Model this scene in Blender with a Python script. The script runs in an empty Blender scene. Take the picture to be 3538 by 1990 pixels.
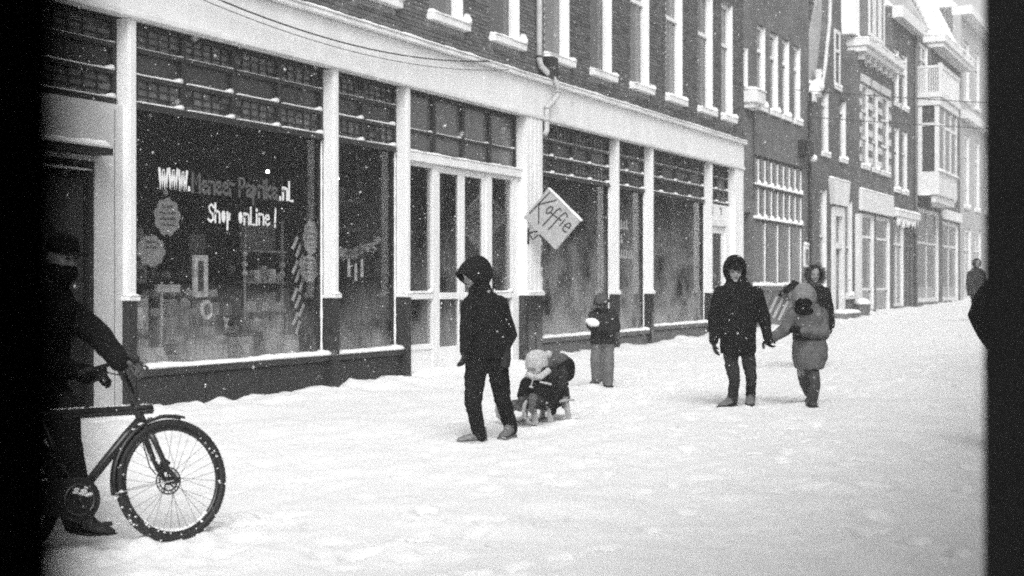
import bpy, bmesh, math, random
import numpy as np
from mathutils import Vector, Matrix, Euler

R = math.radians
scene = bpy.context.scene
col = scene.collection

# ------------------------------------------------------------------ camera, sky, sun, exposure
YAW = R(-63.872)                       # the lens looks obliquely down the street
cam_data = bpy.data.cameras.new('camera')
cam = bpy.data.objects.new('camera', cam_data)
col.objects.link(cam)
cam.location = (0.0, -10.31, 1.45)
cam.rotation_euler = (R(90), 0, YAW)
cam_data.lens = 50
cam_data.sensor_width = 36
cam_data.shift_y = -0.0017
cam_data.clip_start = 0.05
cam_data.clip_end = 600
cam_data.dof.use_dof = True
cam_data.dof.focus_distance = 13.0
cam_data.dof.aperture_fstop = 2.8
scene.camera = cam

world = bpy.data.worlds.new('World')
scene.world = world
world.use_nodes = True
wn = world.node_tree
wn.nodes.clear()
w_out = wn.nodes.new('ShaderNodeOutputWorld')
w_bg = wn.nodes.new('ShaderNodeBackground')
w_bw = wn.nodes.new('ShaderNodeRGBToBW')
w_sky = wn.nodes.new('ShaderNodeTexSky')
w_sky.sky_type = 'NISHITA'
w_sky.sun_disc = False
w_sky.sun_elevation = R(46)
w_sky.sun_rotation = R(239)
w_sky.air_density = 1.6
w_sky.dust_density = 6.0
w_sky.ozone_density = 1.0
w_bg.inputs['Strength'].default_value = 0.15
wn.links.new(w_sky.outputs[0], w_bw.inputs[0])
wn.links.new(w_bw.outputs[0], w_bg.inputs['Color'])
wn.links.new(w_bg.outputs[0], w_out.inputs['Surface'])

sun_data = bpy.data.lights.new('sun', 'SUN')
sun_data.energy = 0.9
sun_data.angle = R(30)
sun_data.color = (1, 1, 1)
sun = bpy.data.objects.new('sun', sun_data)
col.objects.link(sun)
# overcast light from above the opposite roofs, behind the camera
_sd = Vector((math.sin(R(239)) * math.cos(R(46)), math.cos(R(239)) * math.cos(R(46)), math.sin(R(46))))
sun.rotation_euler = (-_sd).to_track_quat('-Z', 'Y').to_euler()
sun.location = (15, -30, 40)

scene.view_settings.view_transform = 'Standard'
scene.view_settings.look = 'None'
scene.view_settings.exposure = 0.58
scene.view_settings.gamma = 1.0
scene.view_settings.use_curve_mapping = False
scene.render.engine = 'CYCLES'
scene.cycles.use_denoising = False                    # the residual noise stands in for film grain
scene.cycles.filter_width = 2.0
scene.cycles.max_bounces = 10
scene.cycles.transparent_max_bounces = 24
scene.cycles.volume_bounces = 1
scene.cycles.caustics_reflective = False
scene.cycles.caustics_refractive = False

# ------------------------------------------------------------------ materials (all neutral greys: the place is seen in black and white)
def g(v):
    return (v, v, v, 1)

def mat(name, base, rough=0.7, var=0.0, vscale=3.0, bump=0.0, bscale=30.0, spec=0.4, island=0.0, objvar=0.0, stretch=None, dark=None):
    """A grey surface: noise-varied colour, optional fine relief, optional random tone per piece."""
    m = bpy.data.materials.new(name)
    m.use_nodes = True
    nt = m.node_tree
    b = nt.nodes['Principled BSDF']
    b.inputs['Base Color'].default_value = g(base)
    b.inputs['Roughness'].default_value = rough
    b.inputs['Specular IOR Level'].default_value = spec
    tc = nt.nodes.new('ShaderNodeTexCoord')
    vec = tc.outputs['Object']
    if stretch:
        mp = nt.nodes.new('ShaderNodeMapping')
        mp.inputs['Scale'].default_value = stretch
        nt.links.new(vec, mp.inputs['Vector'])
        vec = mp.outputs[0]
    val = None

    def add(sock):
        nonlocal val
        if val is None:
            val = sock
        else:
            ad = nt.nodes.new('ShaderNodeMath')
            ad.operation = 'ADD'
            nt.links.new(val, ad.inputs[0])
            nt.links.new(sock, ad.inputs[1])
            val = ad.outputs[0]

    def spread(sock, lo, hi, a, b_):
        mr = nt.nodes.new('ShaderNodeMapRange')
        mr.inputs['From Min'].default_value = lo
        mr.inputs['From Max'].default_value = hi
        mr.inputs['To Min'].default_value = a
        mr.inputs['To Max'].default_value = b_
        nt.links.new(sock, mr.inputs['Value'])
        return mr.outputs[0]
    if var:
        n = nt.nodes.new('ShaderNodeTexNoise')
        n.inputs['Scale'].default_value = vscale
        n.inputs['Detail'].default_value = 6
        n.inputs['Roughness'].default_value = 0.62
        nt.links.new(vec, n.inputs['Vector'])
        add(spread(n.outputs['Fac'], 0.3, 0.7, base * (1 - var), base * (1 + var)))
    if island:
        ge = nt.nodes.new('ShaderNodeNewGeometry')
        add(spread(ge.outputs['Random Per Island'], 0, 1, -base * island, base * island))
    if objvar:
        oi = nt.nodes.new('ShaderNodeObjectInfo')
        add(spread(oi.outputs['Random'], 0, 1, -base * objvar, base * objvar))
    if val is not None:
        if not var:
            k = nt.nodes.new('ShaderNodeValue')
            k.outputs[0].default_value = base
            add(k.outputs[0])
        cb = nt.nodes.new('ShaderNodeCombineXYZ')
        for i in range(3):
            nt.links.new(val, cb.inputs[i])
        nt.links.new(cb.outputs[0], b.inputs['Base Color'])
    if bump:
        n2 = nt.nodes.new('ShaderNodeTexNoise')
        n2.inputs['Scale'].default_value = bscale
        n2.inputs['Detail'].default_value = 5
        nt.links.new(vec, n2.inputs['Vector'])
        bp = nt.nodes.new('ShaderNodeBump')
        bp.inputs['Strength'].default_value = bump
        bp.inputs['Distance'].default_value = 0.02
        nt.links.new(n2.outputs['Fac'], bp.inputs['Height'])
        nt.links.new(bp.outputs[0], b.inputs['Normal'])
    return m

M = {}
M['snow'] = mat('snow', 0.84, 0.65, 0.03, 6, 0.25, 45, 0.2)
M['white'] = mat('white_paint', 0.77, 0.5, 0.09, 1.6, 0.08, 25, 0.4, stretch=(2.5, 2.5, .7))
M['white_old'] = mat('weathered_white_paint', 0.70, 0.6, 0.12, 3.0, 0.1, 18, 0.3)
M['cream'] = mat('plastered_wall', 0.56, 0.8, 0.14, 2.0, 0.3, 40, 0.2)
M['dark_frame'] = mat('dark_painted_timber', 0.02, 0.5, 0.3, 8, 0.1, 40)
M['riser'] = mat('dark_stone_panel', 0.017, 0.6, 0.35, 6, 0.1, 30)
M['riser_grey'] = mat('grey_stone_panel', 0.1, 0.6, 0.25, 6, 0.1, 30)
M['tile_black'] = mat('black_glazed_stone', 0.018, 0.12, 0.5, 9, 0.05, 20, 0.6)
M['brick'] = mat('brick', 0.125, 0.85, 0.25, 14, 0.4, 90, 0.2, island=0.28, objvar=0.28)
M['mortar'] = mat('mortar', 0.29, 0.9, 0.25, 10, 0.4, 80, 0.1)
M['lead'] = mat('lead_came', 0.02, 0.5)
M['pane_frosted'] = mat('frosted_pane', 0.105, 0.25, 0.25, 7, 0.25, 25, 0.5, island=0.3, objvar=0.3)
M['pane_dark'] = mat('dark_textured_pane', 0.022, 0.18, 0.5, 10, 0.35, 40, 0.5, island=0.4, objvar=0.4)
M['pane_grey'] = mat('plain_grey_pane', 0.11, 0.18, 0.15, 3, 0.05, 12, 0.6, objvar=0.1)
M['glass_dark'] = mat('window_glass', 0.05, 0.06, 0.35, 1.2, 0.03, 3, 0.6, objvar=0.5)
M['grey_glass'] = mat('grey_window_glass', 0.12, 0.08, 0.25, 2.5, 0.02, 3, 0.6, objvar=0.35)  # window glass with a lighter grey base
M['black_fabric'] = mat('black_cloth', 0.007, 0.95, 0.4, 12, 0.5, 60, 0.12)
M['dark_fabric'] = mat('dark_cloth', 0.022, 0.95, 0.35, 10, 0.5, 70, 0.12)
M['grey_cloth'] = mat('dark_grey_cloth', 0.055, 0.95, 0.3, 10, 0.5, 70, 0.12)
M['denim'] = mat('dark_denim', 0.022, 0.95, 0.5, 14, 0.5, 90, 0.1)
M['black_denim'] = mat('black_denim', 0.009, 0.95, 0.4, 14, 0.5, 90, 0.1)
M['grey_coat'] = mat('grey_quilted_cloth', 0.105, 0.95, 0.3, 8, 0.6, 40, 0.1)
M['grey_hood'] = mat('grey_fleece', 0.17, 0.95, 0.2, 20, 0.5, 90, 0.1)
M['snow_trousers'] = mat('grey_snow_trousers', 0.12, 0.9, 0.2, 9, 0.5, 40, 0.15)
M['skin'] = mat('skin', 0.30, 0.6, 0.08, 12, 0.1, 60, 0.3)
M['skin_darker'] = mat('darker_skin', 0.22, 0.6, 0.08, 12, 0.1, 60, 0.3)  # same skin in a darker grey
M['wool'] = mat('pale_wool', 0.46, 0.95, 0.2, 40, 0.8, 120, 0.1)
M['wool_grey'] = mat('grey_wool', 0.085, 0.95, 0.35, 40, 0.8, 120, 0.1)
M['shoe'] = mat('grey_trainer', 0.16, 0.7, 0.5, 25, 0.3, 60)
M['boot'] = mat('dark_boot', 0.03, 0.6, 0.5, 20, 0.3, 50)
M['suede'] = mat('grey_suede', 0.11, 0.9, 0.3, 20, 0.4, 60)
M['rubber'] = mat('tyre_rubber', 0.014, 0.65, 0.4, 20, 0.3, 60)
M['bike_paint'] = mat('black_bicycle_paint', 0.016, 0.3, 0.4, 12, 0.05, 30, 0.5)
M['steel'] = mat('steel', 0.12, 0.35, 0.2, 12, 0, 10, 0.6)
M['steel'].node_tree.nodes['Principled BSDF'].inputs['Metallic'].default_value = 0.8
M['wood'] = mat('pale_wood', 0.36, 0.6, 0.25, 5, 0.15, 30, 0.3, stretch=(2, 14, 14))
M['board'] = mat('sign_board', 0.38, 0.75, 0.12, 9, 0.2, 40, 0.2)
M['ink'] = mat('sign_ink', 0.022, 0.8, 0.6, 30)
M['letter_white'] = mat('white_lettering', 0.74, 0.6, 0.12, 14)
M['letter_grey'] = mat('dim_grey_lettering', 0.085, 0.6, 0.25, 14)
M['paper'] = mat('notice_paper', 0.34, 0.8, 0.15, 9)
M['paper_ink'] = mat('notice_ink', 0.07, 0.8)
M['stucco'] = mat('grey_stucco', 0.4, 0.85, 0.15, 2.0, 0.3, 30, 0.2)
M['roof_slush'] = mat('thin_snow_on_roof', 0.40, 0.8, 0.2, 1.2, 0.4, 12, 0.2)
M['plaster_grey'] = mat('grey_render', 0.15, 0.9, 0.2, 3, 0.3, 30)
M['roof_tile'] = mat('roof_pantile', 0.075, 0.8, 0.3, 9, 0.3, 40, island=0.3)
M['pipe'] = mat('pale_pipe', 0.42, 0.5, 0.12, 6)
M['black_box'] = mat('black_plastic', 0.014, 0.5, 0.3, 10)
M['post'] = mat('black_doorframe', 0.012, 0.7, 0.3, 10)
M['room'] = mat('dark_room', 0.045, 0.9, 0.5, 1.5)
M['room_black'] = mat('unlit_hall', 0.16, 0.95)
M['wire'] = mat('wire', 0.03, 0.6)
M['rope'] = mat('rope', 0.3, 0.9)
M['flake'] = mat('snowflake', 0.92, 0.9)
for i, v in enumerate((0.07, 0.2, 0.38, 0.62)):
    M['goods%d' % i] = mat('shop_goods_tone_%d' % i, v, 0.6, 0.45, 9, 0.1, 30)

def brick_texture(name, c1, c2, mortar, scale=1.0):
    """Distant brickwork, too far off to tell brick from brick: courses in colour and relief."""
    m = bpy.data.materials.new(name)
    m.use_nodes = True
    nt = m.node_tree
    b = nt.nodes['Principled BSDF']
    b.inputs['Roughness'].default_value = 0.9
    b.inputs['Specular IOR Level'].default_value = 0.15
    tc = nt.nodes.new('ShaderNodeTexCoord')
    sp = nt.nodes.new('ShaderNodeSeparateXYZ')
    cb = nt.nodes.new('ShaderNodeCombineXYZ')
    ad = nt.nodes.new('ShaderNodeMath')
    ad.operation = 'ADD'
    nt.links.new(tc.outputs['Object'], sp.inputs[0])
    nt.links.new(sp.outputs['X'], ad.inputs[0])
    nt.links.new(sp.outputs['Y'], ad.inputs[1])
    nt.links.new(ad.outputs[0], cb.inputs[0])
    nt.links.new(sp.outputs['Z'], cb.inputs[1])
    br = nt.nodes.new('ShaderNodeTexBrick')
    br.inputs['Scale'].default_value = scale
    br.inputs['Color1'].default_value = g(c1)
    br.inputs['Color2'].default_value = g(c2)
    br.inputs['Mortar'].default_value = g(mortar)
    br.inputs['Mortar Size'].default_value = 0.007
    br.inputs['Brick Width'].default_value = 0.22
    br.inputs['Row Height'].default_value = 0.0635
    nt.links.new(cb.outputs[0], br.inputs['Vector'])
    n = nt.nodes.new('ShaderNodeTexNoise')
    n.inputs['Scale'].default_value = 1.3
    n.inputs['Detail'].default_value = 8
    nt.links.new(tc.outputs['Object'], n.inputs['Vector'])
    mr = nt.nodes.new('ShaderNodeMapRange')
    mr.inputs['From Min'].default_value = 0.3
    mr.inputs['From Max'].default_value = 0.7
    mr.inputs['To Min'].default_value = 0.75
    mr.inputs['To Max'].default_value = 1.25
    nt.links.new(n.outputs['Fac'], mr.inputs['Value'])
    mx = nt.nodes.new('ShaderNodeVectorMath')
    mx.operation = 'SCALE'
    nt.links.new(br.outputs['Color'], mx.inputs[0])
    nt.links.new(mr.outputs[0], mx.inputs['Scale'])
    nt.links.new(mx.outputs[0], b.inputs['Base Color'])
    bp = nt.nodes.new('ShaderNodeBump')
    bp.invert = True
    bp.inputs['Strength'].default_value = 0.5
    bp.inputs['Distance'].default_value = 0.01
    nt.links.new(br.outputs['Fac'], bp.inputs['Height'])
    nt.links.new(bp.outputs[0], b.inputs['Normal'])
    return m

M['brick_far'] = brick_texture('distant_brickwork', 0.10, 0.135, 0.2)
M['brick_far2'] = brick_texture('distant_brickwork_dark', 0.085, 0.12, 0.16)
M['brick_opp'] = brick_texture('opposite_brickwork', 0.06, 0.08, 0.1)

def shop_glass(name, fog=0.0, fog_top=1.2, fog_soft=0.5, refl=0.045):
    """Clear reflecting shop glass; fog > 0 adds a streaked grey film thinning out upwards, for condensation and painted reflections."""
    m = bpy.data.materials.new(name)
    m.use_nodes = True
    nt = m.node_tree
    nt.nodes.clear()
    out = nt.nodes.new('ShaderNodeOutputMaterial')
    tr = nt.nodes.new('ShaderNodeBsdfTransparent')
    tr.inputs['Color'].default_value = g(0.88)
    gl = nt.nodes.new('ShaderNodeBsdfGlossy')
    gl.inputs['Roughness'].default_value = 0.015
    lw = nt.nodes.new('ShaderNodeLayerWeight')       # Schlick reflectance, the same from both sides of the sheet
    lw.inputs['Blend'].default_value = 0.5
    pw = nt.nodes.new('ShaderNodeMath')
    pw.operation = 'POWER'
    pw.inputs[1].default_value = 5
    nt.links.new(lw.outputs['Facing'], pw.inputs[0])
    mu = nt.nodes.new('ShaderNodeMath')
    mu.operation = 'MULTIPLY_ADD'
    mu.use_clamp = True
    mu.inputs[1].default_value = 0.96
    mu.inputs[2].default_value = refl
    nt.links.new(pw.outputs[0], mu.inputs[0])
    tc = nt.nodes.new('ShaderNodeTexCoord')
    wv = nt.nodes.new('ShaderNodeTexNoise')       # old glass is slightly wavy
    wv.inputs['Scale'].default_value = 1.1
    nt.links.new(tc.outputs['Object'], wv.inputs['Vector'])
    bp = nt.nodes.new('ShaderNodeBump')
    bp.inputs['Strength'].default_value = 0.12
    bp.inputs['Distance'].default_value = 0.02
    nt.links.new(wv.outputs['Fac'], bp.inputs['Height'])
    nt.links.new(bp.outputs[0], gl.inputs['Normal'])
    m1 = nt.nodes.new('ShaderNodeMixShader')
    nt.links.new(mu.outputs[0], m1.inputs[0])
    nt.links.new(tr.outputs[0], m1.inputs[1])
    nt.links.new(gl.outputs[0], m1.inputs[2])
    last = m1.outputs[0]
    if fog:
        df = nt.nodes.new('ShaderNodeBsdfDiffuse')
        df.inputs['Color'].default_value = g(0.5)
        mp = nt.nodes.new('ShaderNodeMapping')
        mp.inputs['Scale'].default_value = (30, 30, 2.2)
        nt.links.new(tc.outputs['Object'], mp.inputs['Vector'])
        n = nt.nodes.new('ShaderNodeTexNoise')
        n.inputs['Scale'].default_value = 1.6
        n.inputs['Detail'].default_value = 5
        nt.links.new(mp.outputs[0], n.inputs['Vector'])
        n3 = nt.nodes.new('ShaderNodeTexNoise')
        n3.inputs['Scale'].default_value = 1.4
        n3.inputs['Detail'].default_value = 3
        nt.links.new(tc.outputs['Object'], n3.inputs['Vector'])
        sp = nt.nodes.new('ShaderNodeSeparateXYZ')
        nt.links.new(tc.outputs['Object'], sp.inputs[0])
        mr = nt.nodes.new('ShaderNodeMapRange')
        mr.inputs['From Min'].default_value = fog_top + fog_soft
        mr.inputs['From Max'].default_value = fog_top - fog_soft
        nt.links.new(sp.outputs['Z'], mr.inputs['Value'])
        a1 = nt.nodes.new('ShaderNodeMapRange')
        a1.inputs['From Min'].default_value = 0.3
        a1.inputs['From Max'].default_value = 0.56
        nt.links.new(n.outputs['Fac'], a1.inputs['Value'])
        a2 = nt.nodes.new('ShaderNodeMapRange')
        a2.inputs['From Min'].default_value = 0.36
        a2.inputs['From Max'].default_value = 0.6
        nt.links.new(n3.outputs['Fac'], a2.inputs['Value'])
        p1 = nt.nodes.new('ShaderNodeMath')
        p1.operation = 'MULTIPLY'
        nt.links.new(a1.outputs[0], p1.inputs[0])
        nt.links.new(a2.outputs[0], p1.inputs[1])
        p2 = nt.nodes.new('ShaderNodeMath')
        p2.operation = 'MULTIPLY'
        nt.links.new(p1.outputs[0], p2.inputs[0])
        nt.links.new(mr.outputs[0], p2.inputs[1])
        p3 = nt.nodes.new('ShaderNodeMath')
        p3.operation = 'MULTIPLY'
        p3.inputs[1].default_value = fog
        nt.links.new(p2.outputs[0], p3.inputs[0])
        m2 = nt.nodes.new('ShaderNodeMixShader')
        nt.links.new(p3.outputs[0], m2.inputs[0])
        nt.links.new(last, m2.inputs[1])
        nt.links.new(df.outputs[0], m2.inputs[2])
        last = m2.outputs[0]
    nt.links.new(last, out.inputs['Surface'])
    return m

M['shop_glass'] = shop_glass('shop_glass', 0.42, 0.95, 0.55, 0.05)
M['shop_glass_reflect_film'] = shop_glass('reflection_film_shop_glass', 0.5, 1.9, 1.3, 0.07)  # grey film painted on the glass in place of pale street reflections and haze
M['door_glass'] = shop_glass('door_glass', 0.3, 1.5, 1.2, 0.08)

def emitter(name, strength):
    m = bpy.data.materials.new(name)
    m.use_nodes = True
    b = m.node_tree.nodes['Principled BSDF']
    b.inputs['Base Color'].default_value = g(0.8)
    b.inputs['Emission Color'].default_value = g(1)
    b.inputs['Emission Strength'].default_value = strength
    return m
M['bulb'] = emitter('lit_bulb', 14)
M['bulb'].cycles.emission_sampling = 'NONE'     # too small to light anything; do not spend samples on it

# ------------------------------------------------------------------ mesh helpers
WORLD = {}

def place(o, parent):
    """Parent o (whose mesh is in world metres) so that it stays where it is."""
    WORLD.setdefault(o.name, o.matrix_basis.copy())
    if parent is not None:
        o.parent = parent
        o.matrix_parent_inverse = WORLD[parent.name].inverted()

def tag(o, label=None, cat=None, group=None, kind=None):
    if label: o['label'] = label
    if cat: o['category'] = cat
    if group: o['group'] = group
    if kind: o['kind'] = kind
    return o

def thing(name, label, cat, loc=(0, 0, 0), group=None, rot=None):
    o = bpy.data.objects.new(name, None)
    o.empty_display_size = 0.2
    o.location = loc
    if rot is not None:
        o.rotation_euler = rot
    col.objects.link(o)
    WORLD[o.name] = o.matrix_basis.copy()
    return tag(o, label, cat, group)

class MB:
    def __init__(s):
        s.v, s.f = [], []

    def add(s, vs, fs):
        n = len(s.v)
        s.v.extend([tuple(p) for p in vs])
        s.f.extend([tuple(i + n for i in f) for f in fs])
        return s

    def box(s, x0, x1, y0, y1, z0, z1):
        return s.add([(x0, y0, z0), (x1, y0, z0), (x1, y1, z0), (x0, y1, z0), (x0, y0, z1), (x1, y0, z1), (x1, y1, z1), (x0, y1, z1)],
                     [(0, 3, 2, 1), (4, 5, 6, 7), (0, 1, 5, 4), (1, 2, 6, 5), (2, 3, 7, 6), (3, 0, 4, 7)])

    def frame(s, x0, x1, z0, z1, w, y0, y1, wb=None):
        """A rectangular frame in the facade plane from four butted bars."""
        wb = w if wb is None else wb
        s.box(x0, x0 + w, y0, y1, z0, z1)
        s.box(x1 - w, x1, y0, y1, z0, z1)
        s.box(x0 + w, x1 - w, y0, y1, z1 - w, z1)
        return s.box(x0 + w, x1 - w, y0, y1, z0, z0 + wb)

    def rings(s, rings, cap=True):
        n = len(rings[0])
        vs = [p for r in rings for p in r]
        fs = []
        for i in range(len(rings) - 1):
            for j in range(n):
                k = (j + 1) % n
                fs.append((i * n + j, i * n + k, (i + 1) * n + k, (i + 1) * n + j))
        if cap:
            fs.append(tuple(range(n - 1, -1, -1)))
            fs.append(tuple((len(rings) - 1) * n + j for j in range(n)))
        return s.add(vs, fs)

    def tube(s, pts, rad, seg=10, round_ends=False, closed=False):
        pts = [Vector(p) for p in pts]
        if not hasattr(rad, '__len__'):
            rad = [rad] * len(pts)
        rad = list(rad)
        if round_ends:
            d0 = (pts[0] - pts[1]).normalized()
            d1 = (pts[-1] - pts[-2]).normalized()
            a, b = pts[0], pts[-1]
            ra, rb = rad[0], rad[-1]
            pts = [a + d0 * ra * 0.95, a + d0 * ra * 0.7] + pts + [b + d1 * rb * 0.7, b + d1 * rb * 0.95]
            rad = [ra * 0.3, ra * 0.7] + rad + [rb * 0.7, rb * 0.3]
        rings, nrm = [], None
        n = len(pts)
        for i, p in enumerate(pts):
            if closed:
                t = (pts[(i + 1) % n] - pts[i - 1]).normalized()
            else:
                t = (pts[min(i + 1, n - 1)] - pts[max(i - 1, 0)]).normalized()
            if nrm is None:
                nrm = t.orthogonal().normalized()
            else:
                nrm = (nrm - t * nrm.dot(t)).normalized()
            bi = t.cross(nrm)
            rings.append([p + (nrm * math.cos(a) + bi * math.sin(a)) * rad[i] for a in (2 * math.pi * j / seg for j in range(seg))])
        if closed:
            rings.append(rings[0])
        return s.rings(rings, cap=not closed)

    def loft(s, secs, seg=22):
        """Body sections (x, y, z, half width, half depth[, turn])."""
        rings = []
        for q in secs:
            x, y, z, rx, ry = q[:5]
            t = q[5] if len(q) > 5 else 0.0
            ring = []
            for j in range(seg):
                a = 2 * math.pi * j / seg
                px, py = math.cos(a) * rx, math.sin(a) * ry
                ring.append(Vector((x + px * math.cos(t) - py * math.sin(t), y + px * math.sin(t) + py * math.cos(t), z)))
            rings.append(ring)
        return s.rings(rings)

    def ball(s, c, r, seg=14, rows=9):
        c = Vector(c)
        if not hasattr(r, '__len__'):
            r = (r, r, r)
        rings = []
        for i in range(rows):
            th = math.pi * (0.04 + 0.92 * i / (rows - 1))
            rings.append([c + Vector((math.sin(th) * math.cos(a) * r[0], math.sin(th) * math.sin(a) * r[1], -math.cos(th) * r[2]))
                          for a in (2 * math.pi * j / seg for j in range(seg))])
        return s.rings(rings)

    def prism(s, poly, fn, a, b):
        """poly of 2-D points, fn(p, q, depth) -> xyz, from depth a to b."""
        n = len(poly)
        vs = [fn(p[0], p[1], a) for p in poly] + [fn(p[0], p[1], b) for p in poly]
        fs = [tuple(range(n)), tuple(range(2 * n - 1, n - 1, -1))]
        fs += [(i, i + n, (i + 1) % n + n, (i + 1) % n) for i in range(n)]
        return s.add(vs, fs)

    def xform(s, m):
        s.v = [tuple(m @ Vector(p)) for p in s.v]
        return s

    def build(s, name, m, parent=None, smooth=False, bevel=0.0, world_of=None):
        me = bpy.data.meshes.new(name)
        me.from_pydata(s.v, [], s.f)
        bmn = bmesh.new()
        bmn.from_mesh(me)
        bmesh.ops.recalc_face_normals(bmn, faces=bmn.faces)
        bmn.to_mesh(me)
        bmn.free()
        me.materials.append(M[m] if isinstance(m, str) else m)
        if smooth:
            me.polygons.foreach_set('use_smooth', [True] * len(me.polygons))
        me.update()
        o = bpy.data.objects.new(name, me)
        col.objects.link(o)
        if world_of is not None:
            # mesh is in the local frame of an oriented thing
            o.parent = world_of
            WORLD[o.name] = WORLD[world_of.name].copy()
            if parent is not None and parent is not world_of:
                o.parent = parent
        else:
            place(o, parent)
        if bevel:
            bv = o.modifiers.new('edge', 'BEVEL')
            bv.width = bevel
            bv.segments = 2
            bv.limit_method = 'ANGLE'
        return o

def facade(p, q, d):
    return (p, d, q)

rng = random.Random(7)
nrng = np.random.RandomState(3)
_LAT = nrng.rand(256, 256)

def vnoise(x, y):
    """Smooth lattice noise in -1..1 for arrays."""
    xi, yi = np.floor(x).astype(int), np.floor(y).astype(int)
    fx, fy = x - xi, y - yi
    fx, fy = fx * fx * (3 - 2 * fx), fy * fy * (3 - 2 * fy)
    a, b = _LAT[xi % 256, yi % 256], _LAT[(xi + 1) % 256, yi % 256]
    c, d = _LAT[xi % 256, (yi + 1) % 256], _LAT[(xi + 1) % 256, (yi + 1) % 256]
    return ((a * (1 - fx) + b * fx) * (1 - fy) + (c * (1 - fx) + d * fx) * fy) * 2 - 1

def snow_strip(x0, x1, y0, y1, z, h, step=0.06, ragged=0.35, drift=0.0):
    """Snow lying on a ledge: a lumpy rounded ridge with a real underside; drift heaps it up at its far end."""
    mb = MB()
    n = max(3, int((x1 - x0) / step))
    rings = []
    off = rng.random() * 90
    for i in range(n + 1):
        x = x0 + (x1 - x0) * i / n
        e = min(1.0, i / 1.5 + 0.35, (n - i) / 1.5 + 0.35)
        k = float(vnoise(np.array([x * 3 + off]), np.array([off]))[0]) * 0.6 + float(vnoise(np.array([x * 13 + off]), np.array([off + 9]))[0]) * 0.5
        hh = h * e * (1 + ragged * k)
        if drift:
            hh += drift * max(0.0, 1 - (x1 - x) / 0.13) ** 1.5
        yf = y0 + (y1 - y0) * 0.08 * k
        rings.append([(x, yf, z), (x, yf - 0.006, z + hh * 0.4), (x, yf + (y1 - yf) * 0.2, z + hh * 0.85), (x, yf + (y1 - yf) * 0.6, z + hh), (x, y1, z + hh * 1.05), (x, y1, z)])
    mb.rings(rings)
    return mb

def wall_cells(mb, x0, x1, z0, z1, y0, y1, holes):
    xs = sorted({x0, x1} | {min(max(h[i], x0), x1) for h in holes for i in (0, 1)})
    zs = sorted({z0, z1} | {min(max(h[i], z0), z1) for h in holes for i in (2, 3)})
    for a, b in zip(xs, xs[1:]):
        run = None
        for c, d in zip(zs, zs[1:]):
            mx, mz = (a + b) / 2, (c + d) / 2
            solid = not any(h[0] < mx < h[1] and h[2] < mz < h[3] for h in holes)
            if solid:
                run = [c, d] if run is None else [run[0], d]
            if not solid and run:
                mb.box(a, b, y0, y1, run[0], run[1])
                run = None
        if run:
            mb.box(a, b, y0, y1, run[0], run[1])
    return mb

def zg(u):
    """Height of the trodden snow along the street, which climbs gently."""
    return 0.012 * (max(-20.0, min(110.0, u)) - 10)

# ------------------------------------------------------------------ the ground: one snow sheet, fine where it is seen
CONTACTS = [(11.576, -4.229, 0.005, 0.17), (11.906, -4.425, 0.027, 0.17), (17.592, -2.891, 0.135, 0.17), (17.579, -3.124, 0.103, 0.17), (15.58, -5.397, 0.071, 0.17), (15.977, -6.266, 0.075, 0.17), (6.595, -4.25, -0.058, 0.17), (6.365, -3.917, -0.041, 0.17), (6.63, -4.86, -0.05, 0.14), (13.67, -4.066, 0.03, 0.26), (13.42, -4.069, 0.03, 0.26), (13.17, -4.072, 0.03, 0.26), (12.94, -4.074, 0.03, 0.26)]

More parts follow.
